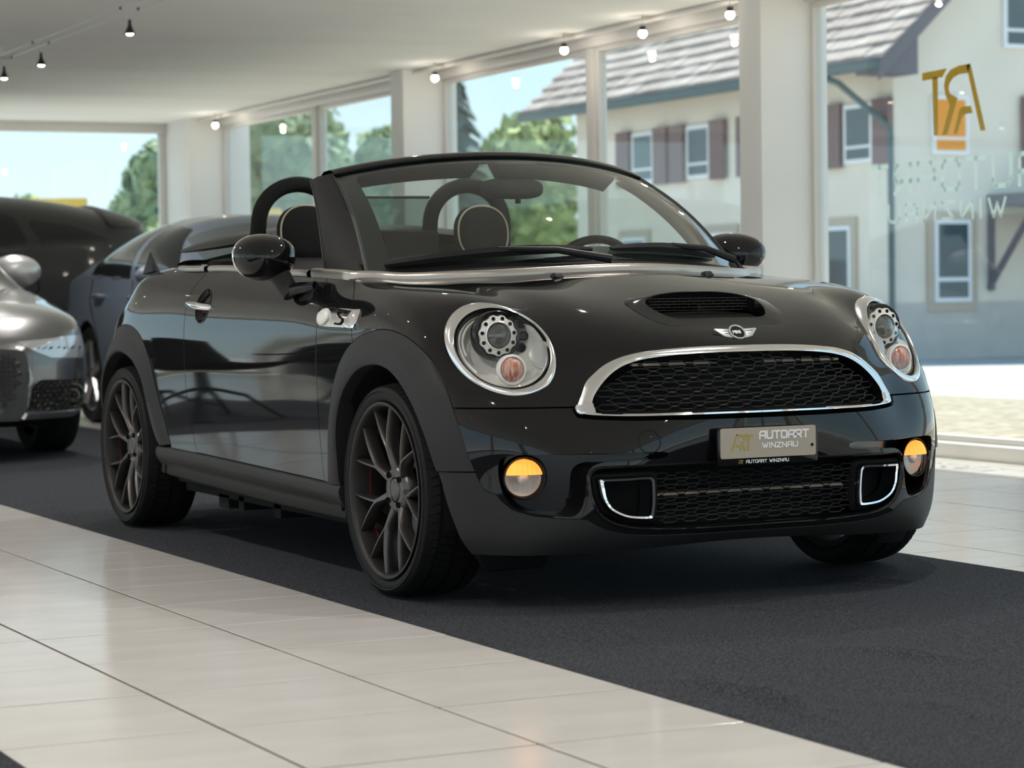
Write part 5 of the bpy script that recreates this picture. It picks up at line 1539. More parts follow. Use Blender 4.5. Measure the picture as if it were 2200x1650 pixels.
# dashboard
rows = []
for x in np.linspace(-.63, .63, 31):
    b_ = base_pt(x)
    hump = .045 * math.exp(-((x - .33) / .14) ** 2)
    rows.append([b_ + [0, .02, -.004], [x, b_[1] + .12, .948 + .4 * hump], [x, .62, .955 + hump], [x, .70, .945 + hump * .6], [x, .74, .90], [x, .72, .70]])
MB().grid(rows).build('dashboard', M['leather'], car, angle=50)
for x in (-.53, .53):
    MB().tube([(x + .045 * math.cos(t), .742, .868 + .045 * math.sin(t)) for t in np.linspace(0, 2 * PI, 28, endpoint=False)], .006, 8, closed=True).build('air_vent', M['satin'], car)
# steering wheel
sw = empty('steering_wheel', parent=car)
scn = np.array([.335, .955, .862]); ax = nrm(np.array([0, .90, .42])); a_ = np.array([1., 0, 0]); b_ = nrm(np.cross(ax, a_)); b_ = b_ if b_[2] > 0 else -b_
MB().tube([scn + .178 * (a_ * math.cos(t) + b_ * math.sin(t)) for t in np.linspace(0, 2 * PI, 48, endpoint=False)], .0145, 10, closed=True).build('wheel_rim', M['leather'], sw)
for t in (0, PI, 1.5 * PI):
    MB().tube([scn + ax * -.02 + .05 * (a_ * math.cos(t) + b_ * math.sin(t)), scn + .17 * (a_ * math.cos(t) + b_ * math.sin(t))], [.022, .012], 8).build('wheel_spoke', M['satin'], sw)
MB().lathe([(.0, .02), (.05, .015), (.065, -.01), (.05, -.03)], 28, origin=(0, 0, 0)).build('airbag_cover', M['leather'], sw).matrix_local = Matrix.Translation(Vector(scn)) @ Vector((-ax[0], -ax[1], -ax[2])).to_track_quat('Z', 'Y').to_matrix().to_4x4()
# seats
def seat(x):
    st = empty('seat', parent=car)
    def pad(prof, nm, m=M['leather'], n=20):
        rows = []
        for (y, z, hw, th_) in prof:
            tt = np.linspace(0, 2 * PI, n, endpoint=False)
            px_, py_ = sup(tt, hw, th_, .6)
            rows.append(np.stack([x + px_, y + py_, np.full(n, z)], 1))
        mb = MB().grid(rows, cv=True)
        mb.add(rows[-1], [tuple(range(n))])
        return mb.build(nm, m, st, angle=60)
    pad([(1.56, .40, .22, .07), (1.62, .55, .25, .075), (1.69, .75, .25, .07), (1.75, .90, .225, .06), (1.775, .97, .16, .05), (1.78, .985, .10, .04)], 'backrest')
    rows = [[(x + sx * .24, 1.05, .34), (x + sx * .25, 1.10, .47), (x + sx * .25, 1.45, .45), (x + sx * .24, 1.58, .40)] for sx in (-1, 1)]
    MB().add([(x - .24, 1.05, .30), (x + .24, 1.05, .30), (x + .24, 1.60, .30), (x - .24, 1.60, .30), (x - .24, 1.05, .47), (x + .24, 1.05, .47), (x + .24, 1.60, .42), (x - .24, 1.60, .42)],
             [(0, 3, 2, 1), (4, 5, 6, 7), (0, 1, 5, 4), (1, 2, 6, 5), (2, 3, 7, 6), (3, 0, 4, 7)]).build('cushion', M['leather'], st, bevel=.05, seg=3)
    # round head restraint with piping; faces forwards
    hc = np.array([x, 1.80, 1.072]); n = 48
    tt = np.linspace(0, 2 * PI, n, endpoint=False)
    ca, cb = sup(tt, .100, .098, .88)
    ring = lambda k, d: np.stack([hc[0] + ca * k, np.full(n, hc[1] + d) + .10 * cb * k * 1.0, hc[2] + cb * k], 1)
    MB().grid([ring(0, -.040), ring(.6, -.038), ring(.9, -.030), ring(1.0, -.018), ring(1.02, .02), ring(.85, .045), ring(0, .05)], cv=True).build('head_restraint', M['fabric'], st, angle=70)
    MB().tube(ring(1.005, -.020), .0035, 6, closed=True).build('restraint_piping', M['piping'], st)
for x in (-.345, .345):
    seat(x)
# roll hoops
for x in (-.335, .335):
    tt = np.linspace(0, PI, 24)
    hw = .150
    pts = [(x - hw - .012, 1.93, .90), (x - hw - .006, 1.92, 1.0)] + [(x - hw * math.cos(t), 1.90 - .01 * math.sin(t), 1.10 + .150 * math.sin(t) ** .9) for t in tt] + [(x + hw + .006, 1.92, 1.0), (x + hw + .012, 1.93, .90)]
    MB().tube(resample(pts, 48), .0285, 14).build('roll_hoop', M['fabric'], car)
# wind deflector between the hoops
MB().add([(-.20, 1.91, 1.05), (.20, 1.91, 1.05), (.185, 1.91, 1.205), (-.185, 1.91, 1.205), (-.20, 1.916, 1.05), (.20, 1.916, 1.05), (.185, 1.916, 1.205), (-.185, 1.916, 1.205)],
         [(0, 1, 2, 3), (7, 6, 5, 4), (0, 4, 5, 1), (1, 5, 6, 2), (2, 6, 7, 3), (3, 7, 4, 0)]).build('wind_deflector', glass_mat('smoked_deflector', (.62, .68, .66), .04), car, smooth=False)
MB().tube([(-.19, 1.913, 1.207), (.19, 1.913, 1.207)], .0055, 8).build('deflector_rim', M['leather'], car)
# folded soft top
rows = []
for x in np.linspace(-1, 1, 41):
    w = abs(x)
    zc = 1.088 - .072 * w ** 2.2
    d = .24 * (1 - w ** 5) + .01
    th_ = .026 * (1 - w ** 8) + .003
    X = x * .675; kq = (1 - w ** 8) * .9 + .1
    rows.append([(X, 2.22 - d, zc - .006 * kq), (X, 2.22 - d * .9, zc + th_ * .6), (X, 2.22 - d * .3, zc + th_), (X, 2.22 + d * .5, zc + th_ - .008 * kq), (X, 2.22 + d, zc - .012 * kq), (X, 2.22 + d * .9, zc - .022 * kq), (X, 2.22, zc - .022 * kq), (X, 2.22 - d * .9, zc - .018 * kq)])
st = empty('folded_soft_top', parent=car)
MB().grid(rows, cv=True).build('top_panel', M['softtop'], st, angle=60)
rows = [[(x * .58, 2.00, .93), (x * .58, 2.05, .985 + .072 * (1 - x * x)), (x * .56, 2.34, .985 + .072 * (1 - x * x)), (x * .54, 2.42, .92)] for x in np.linspace(-1, 1, 21)]
MB().grid(rows).build('top_folds', M['fabric'], st, angle=60)
# small black fin on the rear wing
fy = 2.60; fw = .665
fz = .952
MB().add([(-fw - .014, fy - .075, fz), (-fw + .014, fy - .075, fz), (-fw + .016, fy + .06, fz - .012), (-fw - .016, fy + .06, fz - .012), (-fw, fy - .005, fz + .075), (-fw, fy + .012, fz + .073)],
         [(0, 3, 2, 1), (0, 1, 4), (1, 2, 5, 4), (2, 3, 5), (3, 0, 4, 5)]).build('rear_fin', M['leather'], car, bevel=.002)
# ---- door mirrors
def door_mirror(s):
    r = empty('door_mirror', parent=car)
    c = np.array([.85, .845, .970])
    n = 40
    tt = np.linspace(0, 2 * PI, n, endpoint=False)
    ex_, ez_ = sup(tt, .106, .0725, .92)
    ex_ = ex_ * (1 + .05 * np.sin(tt))
    def ring(k, d, sh=0): return np.stack([c[0] + ex_ * k + sh, np.full(n, c[1] + d) - .18 * ex_ * k, c[2] + ez_ * k], 1)
    MB().grid(mirror([ring(0, -.085), ring(.28, -.082), ring(.52, -.072), ring(.74, -.053), ring(.90, -.028), ring(.985, .004), ring(1.0, .022)], s), cv=True).build('mirror_cap', M['paint'], r, angle=80)
    MB().grid(mirror([ring(1.0, .0225), ring(1.012, .026), ring(1.012, .034), ring(.98, .038), ring(.93, .030)], s), cv=True).build('mirror_trim', M['chrome'], r, angle=50)
    MB().grid(mirror([ring(.93, .030), ring(0, .028)], s), cv=True).build('mirror_glass', M['mirror'], r)
    # stalk
    path = smooth_poly([(.822, .840, .935), (.805, .822, .900), (.795, .805, .872), (.788, .792, .852)], 20, False)
    MB().tube(mirror(path, s), np.interp(np.linspace(0, 1, len(path)), [0, .5, 1], [.036, .031, .027]), 16, ref=(1, 0, 0)).build('mirror_stalk', M['matte'], r)
    MB().tube(mirror([(.792, .80, .866), (.775, .745, .874), (.745, .70, .878)], s), [.020, .019, .016], 12).build('mirror_base', M['gloss_black'], r)
    return r
for s in (-1, 1):
    door_mirror(s)
# ---- door handles and side lamp units
def sidept(y, z, d=0.0): return np.array([w_at(y, z) + d, y, z])
for s in (-1, 1):
    h = empty('door_handle', parent=car)
    tt = np.linspace(0, 2 * PI, 40, endpoint=False)
    rows = []
    for k, d in ((1.0, .0), (.96, -.012), (.8, -.026), (.4, -.034), (0, -.036)):
        rows.append([sidept(1.640 + .066 * k * math.cos(t), .820 + .058 * k * math.sin(t), d) for t in tt])
    MB().grid(mirror(rows, s), cv=True).build('handle_recess', M['gloss_black'], h, angle=70)
    MB().tube(mirror([sidept(1.640 + .0665 * math.cos(t), .820 + .0585 * math.sin(t), .0005) for t in tt], s), .0022, 6, closed=True).build('recess_ring', M['paint'], h)
    pts = [sidept(1.795, .828, -.004), sidept(1.76, .827, .016), sidept(1.69, .824, .024), sidept(1.62, .819, .022), sidept(1.57, .815, .008), sidept(1.555, .814, -.004)]
    pth = smooth_poly(pts, 24, False)
    MB().tube(mirror(pth, s), np.interp(np.linspace(0, 1, len(pth)), [0, .12, .5, .88, 1], [.003, .010, .0125, .010, .003]), 12, ref=(0, 0, 1), flat=.8).build('handle_bar', M['chrome'], h)
    L = empty('side_lamp', parent=car)
    Q = [(.545, .812), (.30, .808), (.240, .800), (.232, .758), (.30, .757), (.49, .760), (.545, .770)]
    Qs = resample(smooth_poly([(.548, .79), (.53, .812), (.47, .813), (.28, .808), (.243, .803), (.234, .756), (.28, .754), (.47, .757), (.53, .766)], 90), 72)
    qc = Qs.mean(0)
    rows = [[sidept(*(qc + (q_ - qc) * k), d) for q_ in Qs] for k, d in ((1.0, .0), (1.0, .007), (.97, .011), (.6, .012), (0, .012))]
    MB().grid(mirror(rows, s), cv=True).build('lamp_panel', M['chrome'], L, angle=50)
    rows = [[sidept(.482 + .040 * k * math.cos(t), .786 + .024 * k * math.sin(t), d) for t in tt] for k, d in ((1.05, .010), (1.05, .016), (.9, .020), (.5, .023), (0, .024))]
    MB().grid(mirror(rows, s), cv=True).build('repeater_lens', M['white_ring'], L, angle=70)
    SL = [(.375, .800), (.335, .801), (.325, .794), (.345, .786), (.372, .780), (.378, .771), (.360, .765), (.325, .766)]
    MB().tube(mirror([sidept(.70 - y if s < 0 else y, z, .0135) for y, z in smooth_poly(SL, 40, False)], s), .0032, 6).build('s_emblem', M['redline'] if False else M['dark'], L)
# washer jets on the bonnet
for s in (-1, 1):
    z0 = z_top(.254, .03)
    MB().add(mirror([(.238, .015, z0 - .002), (.270, .015, z0 - .002), (.270, .055, z0), (.238, .055, z0), (.243, .03, z0 + .013), (.265, .03, z0 + .013), (.264, .05, z0 + .011), (.244, .05, z0 + .011)], s),
             [(0, 3, 2, 1), (4, 5, 6, 7), (0, 1, 5, 4), (1, 2, 6, 5), (2, 3, 7, 6), (3, 0, 4, 7)]).build('washer_jet', M['leather'], car, bevel=.003)

car.location.z = .004
# ================================================================ lamps
M['bulb'] = mat('warm_bulb', (1, 0.9, 0.75), 0.4, emit=((1.0, 0.80, 0.55), 9.0))
def light(name, kind, loc, energy, parent, col=(1.0, 0.965, 0.92), radius=.012, **kw):
    l = bpy.data.lights.new(name, kind)
    l.energy = energy; l.color = col; l.shadow_soft_size = radius
    for k, v in kw.items(): setattr(l, k, v)
    o = bpy.data.objects.new(name, l)
    COL.objects.link(o)
    o.location = loc; o.parent = parent
    return o
# pairs of low-voltage cables with cone spots hanging from them
def cable_pair(x, y0, y1, z, label):
    r = tag(empty('cable_pair', (x, y0, z)), label, 'cable')
    for dx in (-.05, .05):
        MB().tube([(dx, 0, 0), (dx, y1 - y0, 0)], .0022, 6).build('cable', M['steel'], r)
    for yy in (0, y1 - y0):
        MB().tube([(-.05, yy, 0), (.05, yy, 0)], .004, 6).build('spreader', M['steel'], r)
        MB().tube([(0, yy, 0), (0, yy, CEIL - z - .002)], .004, 6).build('stay', M['steel'], r)
def cone_spot(x, y, z, label, e=22, grp='cone spots on the ceiling cables'):
    """z = height of the cables"""
    r = tag(empty('cone_spotlight', (x, y, z)), label, 'spotlight', grp)
    for s in (-1, 1):
        MB().lathe([(0, -.008), (.007, -.008), (.007, .008), (0, .008)], 10, origin=(s * .05, 0, 0)).build('clip', M['black_metal'], r)
        MB().tube([(s * .05, 0, 0), (s * .004, 0, -.062)], .0016, 5).build('wire', M['steel'], r)
    MB().lathe([(.0, -.060), (.008, -.060), (.009, -.085), (.013, -.10), (.030, -.135), (.031, -.138), (.028, -.136), (.011, -.10), (0, -.098)], 24).build('shade', M['black_metal'], r, angle=40)
    MB().lathe([(.021, -.134), (.017, -.141), (.009, -.145), (0, -.146)], 20).build('bulb', M['bulb'], r)
    light('spot_light', 'SPOT', (0, 0, -.16), e, r, spot_size=2.4, spot_blend=.6, radius=.012)
CZ = 2.42
rows_ = [(.43, 'between the roadster and the back window'), (-2.3, 'over the cream tiles'), (-5.4, 'along the left windows')]
cable_pair(.43, -8.0, 9.1, CZ, 'pair of thin lamp cables under the ceiling over the roadster')
cable_pair(-2.3, -8.0, 13.0, CZ, 'pair of thin lamp cables under the ceiling over the cream tiles')
cable_pair(-5.4, -8.0, 13.0, CZ, 'pair of thin lamp cables under the ceiling near the left windows')
cone_spot(.43, 6.34, CZ, 'black cone spotlight on the ceiling cables, the larger one at upper left')
cone_spot(.43, 8.15, CZ, 'black cone spotlight on the ceiling cables, second from the left edge')
cone_spot(.43, 9.05, CZ, 'black cone spotlight on the ceiling cables cut by the left edge')
ORD = ['first', 'second', 'third', 'fourth', 'fifth', 'sixth', 'seventh', 'eighth', 'ninth', 'tenth', 'eleventh']
for k, y in enumerate((-6.3, -4.5, -2.7, -.9, .9, 2.7, 4.5)):
    cone_spot(.43, y, CZ, 'black cone spotlight above the roadster, ' + ORD[k] + ' from the wall behind the camera')
for x, nm in ((-2.3, 'over the cream tiles'), (-5.4, 'near the left windows')):
    for k, y in enumerate((-6.8, -5.0, -3.2, -1.4, .4, 2.2, 4.0, 5.8, 7.6, 9.4, 11.2)):
        cone_spot(x, y, CZ, 'black cone spotlight ' + nm + ', ' + ORD[k] + ' from the wall behind the camera')
# small globe lamps along the window wall
def globe(x, y, z, label, e=0.5):
    r = tag(empty('globe_lamp', (x, y, z)), label, 'lamp', 'globe lamps along the window wall')
    MB().tube([(0, 0, CEIL - z - .002), (0, 0, .034)], .004, 6).build('stem', M['steel'], r)
    MB().lathe([(0, .045), (.018, .043), (.021, .018), (.019, .016)], 20).build('socket', M['black_metal'], r, angle=40)
    MB().lathe([(.0, .028), (.012, .026), (.022, .012), (.025, 0), (.022, -.012), (.012, -.022), (0, -.025)], 20).build('bulb', M['bulb'], r)
    light('bulb_light', 'POINT', (0, 0, -.04), e, r, radius=.012)
for y, nm in ((5.26, 'beside the near pier'), (6.25, 'in front of the house roof'), (7.26, 'left of the middle mullion'), (9.24, 'on the face of the second pier'), (13.95, 'in front of the corner pier')):
    globe(3.55, y, 2.385, 'small glowing globe lamp ' + nm)
for k, y in enumerate((-4.0, -2.6, -1.2, .2, 1.6, 2.9, 4.2)):
    globe(3.55, y, 2.385, 'small glowing globe lamp by the near windows, ' + ORD[k] + ' from the camera end')
# ================================================================ the three parked cars behind
M['silver'] = mat('grey_silver_paint', (0.10, 0.10, 0.10), 0.25, 0.6, coat=1.0)
M['suvgrey'] = mat('dark_grey_paint', (0.050, 0.048, 0.046), 0.5, 0.2, coat=0.25)
M['bluegrey'] = mat('blue_grey_paint', (0.13, 0.16, 0.21), 0.4, 0.0, coat=0.6)
M['carglass'] = mat('tinted_car_glass', (0.010, 0.012, 0.013), 0.04, spec=0.8)
M['carglass_lt'] = mat('grey_car_glass', (0.10, 0.12, 0.12), 0.05, spec=0.9)
M['lampface'] = mat('pale_lamp_cover', (0.45, 0.46, 0.47), 0.1, 0.5, coat=1.0)
M['alloy'] = mat('silver_alloy', (0.30, 0.30, 0.31), 0.3, 0.9)

class Car:
    def __init__(s, name, label, paint, Wd, L, top, belt, axles, wr, loc, rz, sill=.22, nose=(.55, .62, 2.6), tail=(.5, .72, 2.6), ecab=.62):
        s.root = tag(empty(name, loc, rz), label, 'car')
        s.Wd, s.L = Wd, L
        ny, nt = int(L / .03), 56
        Y = np.unique(np.concatenate([np.linspace(0, .12, 8), np.linspace(.12, L - .12, ny), np.linspace(L - .12, L, 8)]))
        tp = smooth_poly(top, 300, False); bt = smooth_poly(belt, 300, False)
        rows = []
        for y in Y:
            w = Wd / 2
            if y < nose[0]: w *= nose[1] + (1 - nose[1]) * (1 - (1 - y / nose[0]) ** nose[2]) if True else 1
            if L - y < tail[0]: w *= tail[1] + (1 - tail[1]) * (1 - (1 - (L - y) / tail[0]) ** tail[2])
            zt = np.interp(y, tp[:, 0], tp[:, 1]); zb = min(np.interp(y, bt[:, 0], bt[:, 1]), zt - .012)
            lo = smooth_poly([(.88 * w, sill), (.975 * w, sill + .07), (w, sill + .26), (.992 * w, sill + .26 + (zb - sill - .26) * .5), (.965 * w, zb)], 28, False)
            th = np.linspace(0, PI / 2, nt - 28 + 1)[1:]
            cab = np.clip((zt - zb - .10) / .25, 0, 1)
            e1 = .50 + (.80 - .50) * 0 + .18 * cab; e2 = 1.0 - .12 * cab
            hx = .965 * w * np.cos(th) ** e1; hz = zb + (zt - zb) * np.sin(th) ** e2
            pts = np.vstack([lo, np.stack([hx, hz], 1)])
            pts = resample(pts, nt)
            rows.append(np.stack([pts[:, 0], np.full(nt, y), pts[:, 1]], 1))
        S = np.array(rows)
        N = nrm(np.cross(np.gradient(S, axis=0), np.gradient(S, axis=1)))
        if (N[len(Y) // 2, 10] @ np.array([1., 0, 0])) < 0: N = -N
        a, b = S.shape[:2]
        i_, j_ = np.meshgrid(np.arange(a - 1), np.arange(b - 1), indexing='ij'); q_ = (i_ * b + j_).ravel()
        T = np.concatenate([np.stack([q_, q_ + b, q_ + b + 1], 1), np.stack([q_, q_ + b + 1, q_ + 1], 1)])
        V, N2 = S.reshape(-1, 3), N.reshape(-1, 3)
        fn_ = np.cross(V[T[:, 1]] - V[T[:, 0]], V[T[:, 2]] - V[T[:, 0]])
        if ((fn_ * N2[T[:, 0]]).sum(1) < 0).mean() > .5: T = T[:, ::-1]
        s.V, s.N, s.T, s.S = V, N2, T, S
        s.paint, s.holes = paint, []
        for (ya) in axles:
            s.holes.append(lambda V, ya=ya: wr + .045 - np.hypot(V[:, 1] - ya, V[:, 2] - wr))
        s.axles, s.wr = axles, wr
    def patch(s, name, conds, m, lift=0.002, sides=(1, -1), join=False, cut=True, thick=.004, par=None):
        V, N, T = s.V, s.N, s.T
        for c in conds: V, N, T = clip(V, N, T, c(V))
        if len(T) == 0: return
        if join: finish(name, [(V, N, T, k) for k in sides], m, par or s.root, thick, lift)
        else:
            for k in sides: finish(name, [(V, N, T, k)], m, par or s.root, thick, lift)
    def body(s):
        V, N, T = s.V, s.N, s.T
        for h in s.holes: V, N, T = clip(V, N, T, h(V))
        finish('body', [(V, N, T, 1), (V, N, T, -1)], s.paint, s.root, .02)
        for r in (0, -1):
            e_ = s.S[r]
            pts = np.vstack([e_, (e_ * [-1, 1, 1])[::-1][1:]])
            MB().add(pts, [tuple(range(len(pts)))]).build('nose_panel' if r == 0 else 'tail_panel', s.paint, s.root, smooth=False)
        W2 = s.Wd / 2
        MB().box((-W2 + .28, .35, .17), (W2 - .28, s.L - .3, .5)).build('underbody', M['dark'], s.root, smooth=False)
        for ya in s.axles:
            for k in (-1, 1):
                th = np.linspace(-.2, PI + .2, 16)
                MB().grid(np.array([[(k * w, ya + (s.wr + .05) * math.cos(t), s.wr + (s.wr + .05) * math.sin(t)) for t in th] for w in (W2 - .30, W2 - .03)])).build('wheel_well', M['dark'], s.root)
    def wheels(s, spokes=5, m='alloy'):
        first = None
        W2 = s.Wd / 2
        for ya in s.axles:
            for k in (-1, 1):
                if first is None:
                    r = empty('wheel', parent=s.root); wr = s.wr; rr = wr - .085
                    MB().lathe([(rr, -.10), (rr + .02, -.115), (wr - .02, -.115), (wr, -.09), (wr, .09), (wr - .02, .115), (rr, .10)], 48, axis='x').build('tyre', M['rubber'], r, angle=50)
                    MB().lathe([(rr, -.10), (rr - .012, -.098), (rr - .03, -.05), (rr - .04, .08)], 48, axis='x').build('rim', M[m], r, angle=50)
                    MB().lathe([(.0, -.03), (rr - .05, -.02), (rr - .05, .0)], 32, axis='x').build('brake_disc', M['disc'], r)
                    for q_ in range(spokes):
                        t = 2 * PI * q_ / spokes + .3; c, n_ = math.cos(t), math.sin(t)
                        MB().tube([(-.075, .03 * c, .03 * n_), (-.085, rr * .5 * c, rr * .5 * n_), (-.088, (rr - .01) * c, (rr - .01) * n_)], [.040, .026, .030], 8, ref=(1, 0, 0), flat=1.0).build('spoke', M[m], r)
                    first = r
                else:
                    r = copy_tree(first, s.root)
                r.location = (k * (W2 - .135), ya, s.wr); r.rotation_euler = (0, 0, 0 if k < 0 else PI)
    def mirrors(s, y, z, m=None, dx=.09, k_=1.0):
        W2 = s.Wd / 2
        for k in (-1, 1):
            r = empty('door_mirror', parent=s.root)
            u = np.linspace(0, 2 * PI, 24, endpoint=False)
            ring = lambda q_, d: np.stack([k * (W2 + dx) + .12 * k_ * q_ * np.cos(u), np.full(24, y + d), z + .075 * k_ * q_ * np.sin(u)], 1)
            MB().grid([ring(0, -.07), ring(.6, -.055), ring(.92, -.02), ring(1, .03), ring(.95, .05), ring(0, .045)], cv=True).build('mirror_cap', m or s.paint, r, angle=60)
            MB().tube([(k * (W2 - .05), y + .02, z - .07), (k * (W2 + .04), y, z - .04)], .022, 8).build('mirror_stalk', M['dark'], r)
    def handle(s, y, z):
        for k in (-1, 1):
            i = np.argmin((s.V[:, 1] - y) ** 2 + (s.V[:, 2] - z) ** 2 - (s.V[:, 0] > .3) * 1e-9)
            w = s.V[i, 0]
            MB().tube([(k * (w - .005), y - .11, z), (k * (w + .03), y - .08, z + .004), (k * (w + .034), y, z + .006), (k * (w + .03), y + .08, z + .004), (k * (w - .005), y + .11, z)], [.010, .015, .016, .015, .010], 8).build('door_handle', s.paint, s.root)
    def seam(s, pts, name='door_seam', r=.004):
        for k in (-1, 1):
            out = []
            for y, z in resample(pts, 24):
                i = np.argmin((s.V[:, 1] - y) ** 2 + (s.V[:, 2] - z) ** 2)
                out.append((k * (s.V[i, 0] + .0), y, z))
            MB().tube(out, r, 5).build(name, M['dark'], s.root)
P_yz = lambda poly: (lambda V: poly_sd(V[:, [1, 2]], np.array(poly)))
P_xz = lambda poly: (lambda V: poly_sd(V[:, [0, 2]], np.array(poly)))
ylt = lambda y: (lambda V: V[:, 1] - y)
ygt = lambda y: (lambda V: y - V[:, 1])

# ---- grey-silver saloon facing the camera at the left edge
A = Car('silver_saloon', 'grey-silver saloon facing the camera at the left edge, hexagon mesh in its front intakes', M['silver'], 1.90, 4.95,
        [(0, .60), (.10, .665), (.35, .765), (.7, .83), (1.2, .885), (1.55, .925), (1.7, .955), (2.3, 1.36), (2.8, 1.42), (3.4, 1.40), (4.2, 1.20), (4.7, 1.05), (4.95, .90)],
        [(0, .58), (.15, .635), (.5, .705), (1.0, .80), (1.6, .90), (2.5, .95), (3.5, .98), (4.4, .96), (4.95, .80)], (.93, 3.85), .34, (-.685, 6.17, .006), 0, nose=(.75, .50, 2.8))
A.body(); A.wheels(7); A.mirrors(2.12, 1.03, M['washer'], .02, 1.35)
A.patch('windscreen', [ygt(1.72), ylt(2.32), lambda V: V[:, 0] - .72 + (V[:, 1] - 1.72) * .12, lambda V: .97 - V[:, 2]], M['carglass'], join=True)
A.patch('side_window', [P_yz([(1.95, .98), (2.45, 1.31), (3.3, 1.33), (4.05, 1.16), (4.1, 1.03)])], M['carglass'])
lampo = [(.42, .630), (.52, .580), (.62, .545), (.86, .535), (.885, .60), (.87, .660), (.74, .655), (.58, .640)]
A.patch('headlight', [ylt(1.0), P_xz(lampo)], M['lampface'], lift=.004)
A.patch('lamp_band', [ylt(1.0), P_xz([(.54, .590), (.84, .585), (.86, .600), (.54, .605)])], M['dark'], lift=.006)
A.patch('side_intake', [ylt(.9), P_xz([(.47, .27), (.86, .26), (.875, .42), (.55, .43), (.50, .40)])], M['dark'], lift=.003)
A.patch('front_grille', [ylt(.6), P_xz([(-.1, .28), (.36, .28), (.47, .44), (.40, .585), (-.1, .60)])], M['dark'], lift=.004, join=True)
A.patch('grille_frame', [ylt(.7), P_xz([(.355, .27), (.385, .27), (.50, .44), (.425, .60), (.40, .60), (.465, .44)])], M['alloy'], lift=.012)
A.patch('splitter', [ylt(.95), P_xz([(-.1, .235), (.96, .235), (.96, .262), (-.1, .262)])], M['alloy'], lift=.02, join=True, thick=.03)
nyf = Near(A.V[A.V[:, 1] < 1.0][:, [0, 2]], A.V[A.V[:, 1] < 1.0][:, 1])
for k in (-1, 1):
    mb = MB()
    for r in range(6):
        for c in range(9):
            cx = .50 + c * .042 + (.021 if r % 2 else 0); z = .283 + r * .024
            if cx > .87 - .0: continue
            hp_ = [(cx - .017, z), (cx - .009, z + .009), (cx + .009, z + .009), (cx + .017, z), (cx + .009, z - .009), (cx - .009, z - .009)]
            mb.tube([(k * x, nyf(x, zz) - .008, zz) for x, zz in hp_], .0022, 4, closed=True, ref=(0, 1, 0))
    mb.build('intake_mesh', M['rim'], A.root, smooth=False, fix=False)
    mb = MB()
    for r in range(12):
        for c in range(8):
            cx = .0 + c * .055 + (.0275 if r % 2 else 0); z = .30 + r * .024
            if poly_sd(np.array([[cx, z]]), np.array([(-.1, .28), (.36, .28), (.47, .44), (.40, .585), (-.1, .60)]))[0] > -.012: continue
            hp_ = [(cx - .022, z), (cx - .011, z + .009), (cx + .011, z + .009), (cx + .022, z), (cx + .011, z - .009), (cx - .011, z - .009)]
            mb.tube([(k * x, nyf(x, zz) - .010, zz) for x, zz in hp_], .0025, 4, closed=True, ref=(0, 1, 0))
    mb.build('grille_mesh', M['rim'], A.root, smooth=False, fix=False)
    cx, cz = .775, .335
    for rr, nm, m_ in ((.062, 'sensor_ring', 'rim'), (.030, 'sensor_ring', 'rim')):
        MB().tube([(k * (cx + rr * math.cos(t)), nyf(cx, cz) - .012, cz + rr * math.sin(t)) for t in np.linspace(0, 2 * PI, 28, endpoint=False)], .007, 6, closed=True).build(nm, M[m_], A.root)
A.seam([(.45, .70), (.62, .745), (.85, .79), (1.2, .85)], 'bonnet_seam')

# ---- dark grey estate seen from its side across the back
B = Car('dark_suv', 'dark grey tall car parked side-on under the back window', M['suvgrey'], 1.95, 4.75,
        [(0, .85), (.15, .96), (.7, 1.05), (1.2, 1.10), (1.4, 1.15), (2.1, 1.60), (2.7, 1.69), (3.4, 1.69), (4.0, 1.63), (4.45, 1.52), (4.62, 1.40), (4.75, 1.0)],
        [(0, .80), (.3, .92), (1.2, 1.06), (2.4, 1.14), (3.4, 1.20), (4.2, 1.27), (4.6, 1.26), (4.75, .95)], (.95, 3.75), .38, (2.46 - 4.75, 12.55, 0), -PI / 2, sill=.32)
B.root.location = (-2.35, 12.62, 0)
B.body(); B.wheels(5); B.mirrors(1.95, 1.16)
B.patch('side_window', [P_yz([(1.75, 1.13), (2.28, 1.56), (2.62, 1.60), (2.62, 1.165)])], M['carglass'])
B.patch('side_window', [P_yz([(2.74, 1.18), (2.74, 1.60), (3.30, 1.59), (3.52, 1.50), (3.62, 1.24)])], M['carglass'])
B.patch('side_window', [P_yz([(3.72, 1.25), (3.62, 1.47), (3.95, 1.43), (4.28, 1.30)])], M['carglass'])
B.patch('roof_spoiler', [ygt(4.25), ylt(4.62), lambda V: 1.42 - V[:, 2]], M['suvgrey'], lift=.03, join=True, thick=.03)
B.patch('windscreen', [ygt(1.42), ylt(2.1), lambda V: 1.13 - V[:, 2], lambda V: V[:, 0] - .74], M['carglass'], join=True)
B.handle(2.45, 1.03); B.handle(3.45, 1.06)
B.seam([(2.68, 1.15), (2.66, .80), (2.66, .42)]); B.seam([(3.60, 1.2), (3.68, .95), (3.5, .72), (3.34, .42)])
B.patch('side_cladding', [lambda V: V[:, 2] - .50], M['matte'], lift=.010)

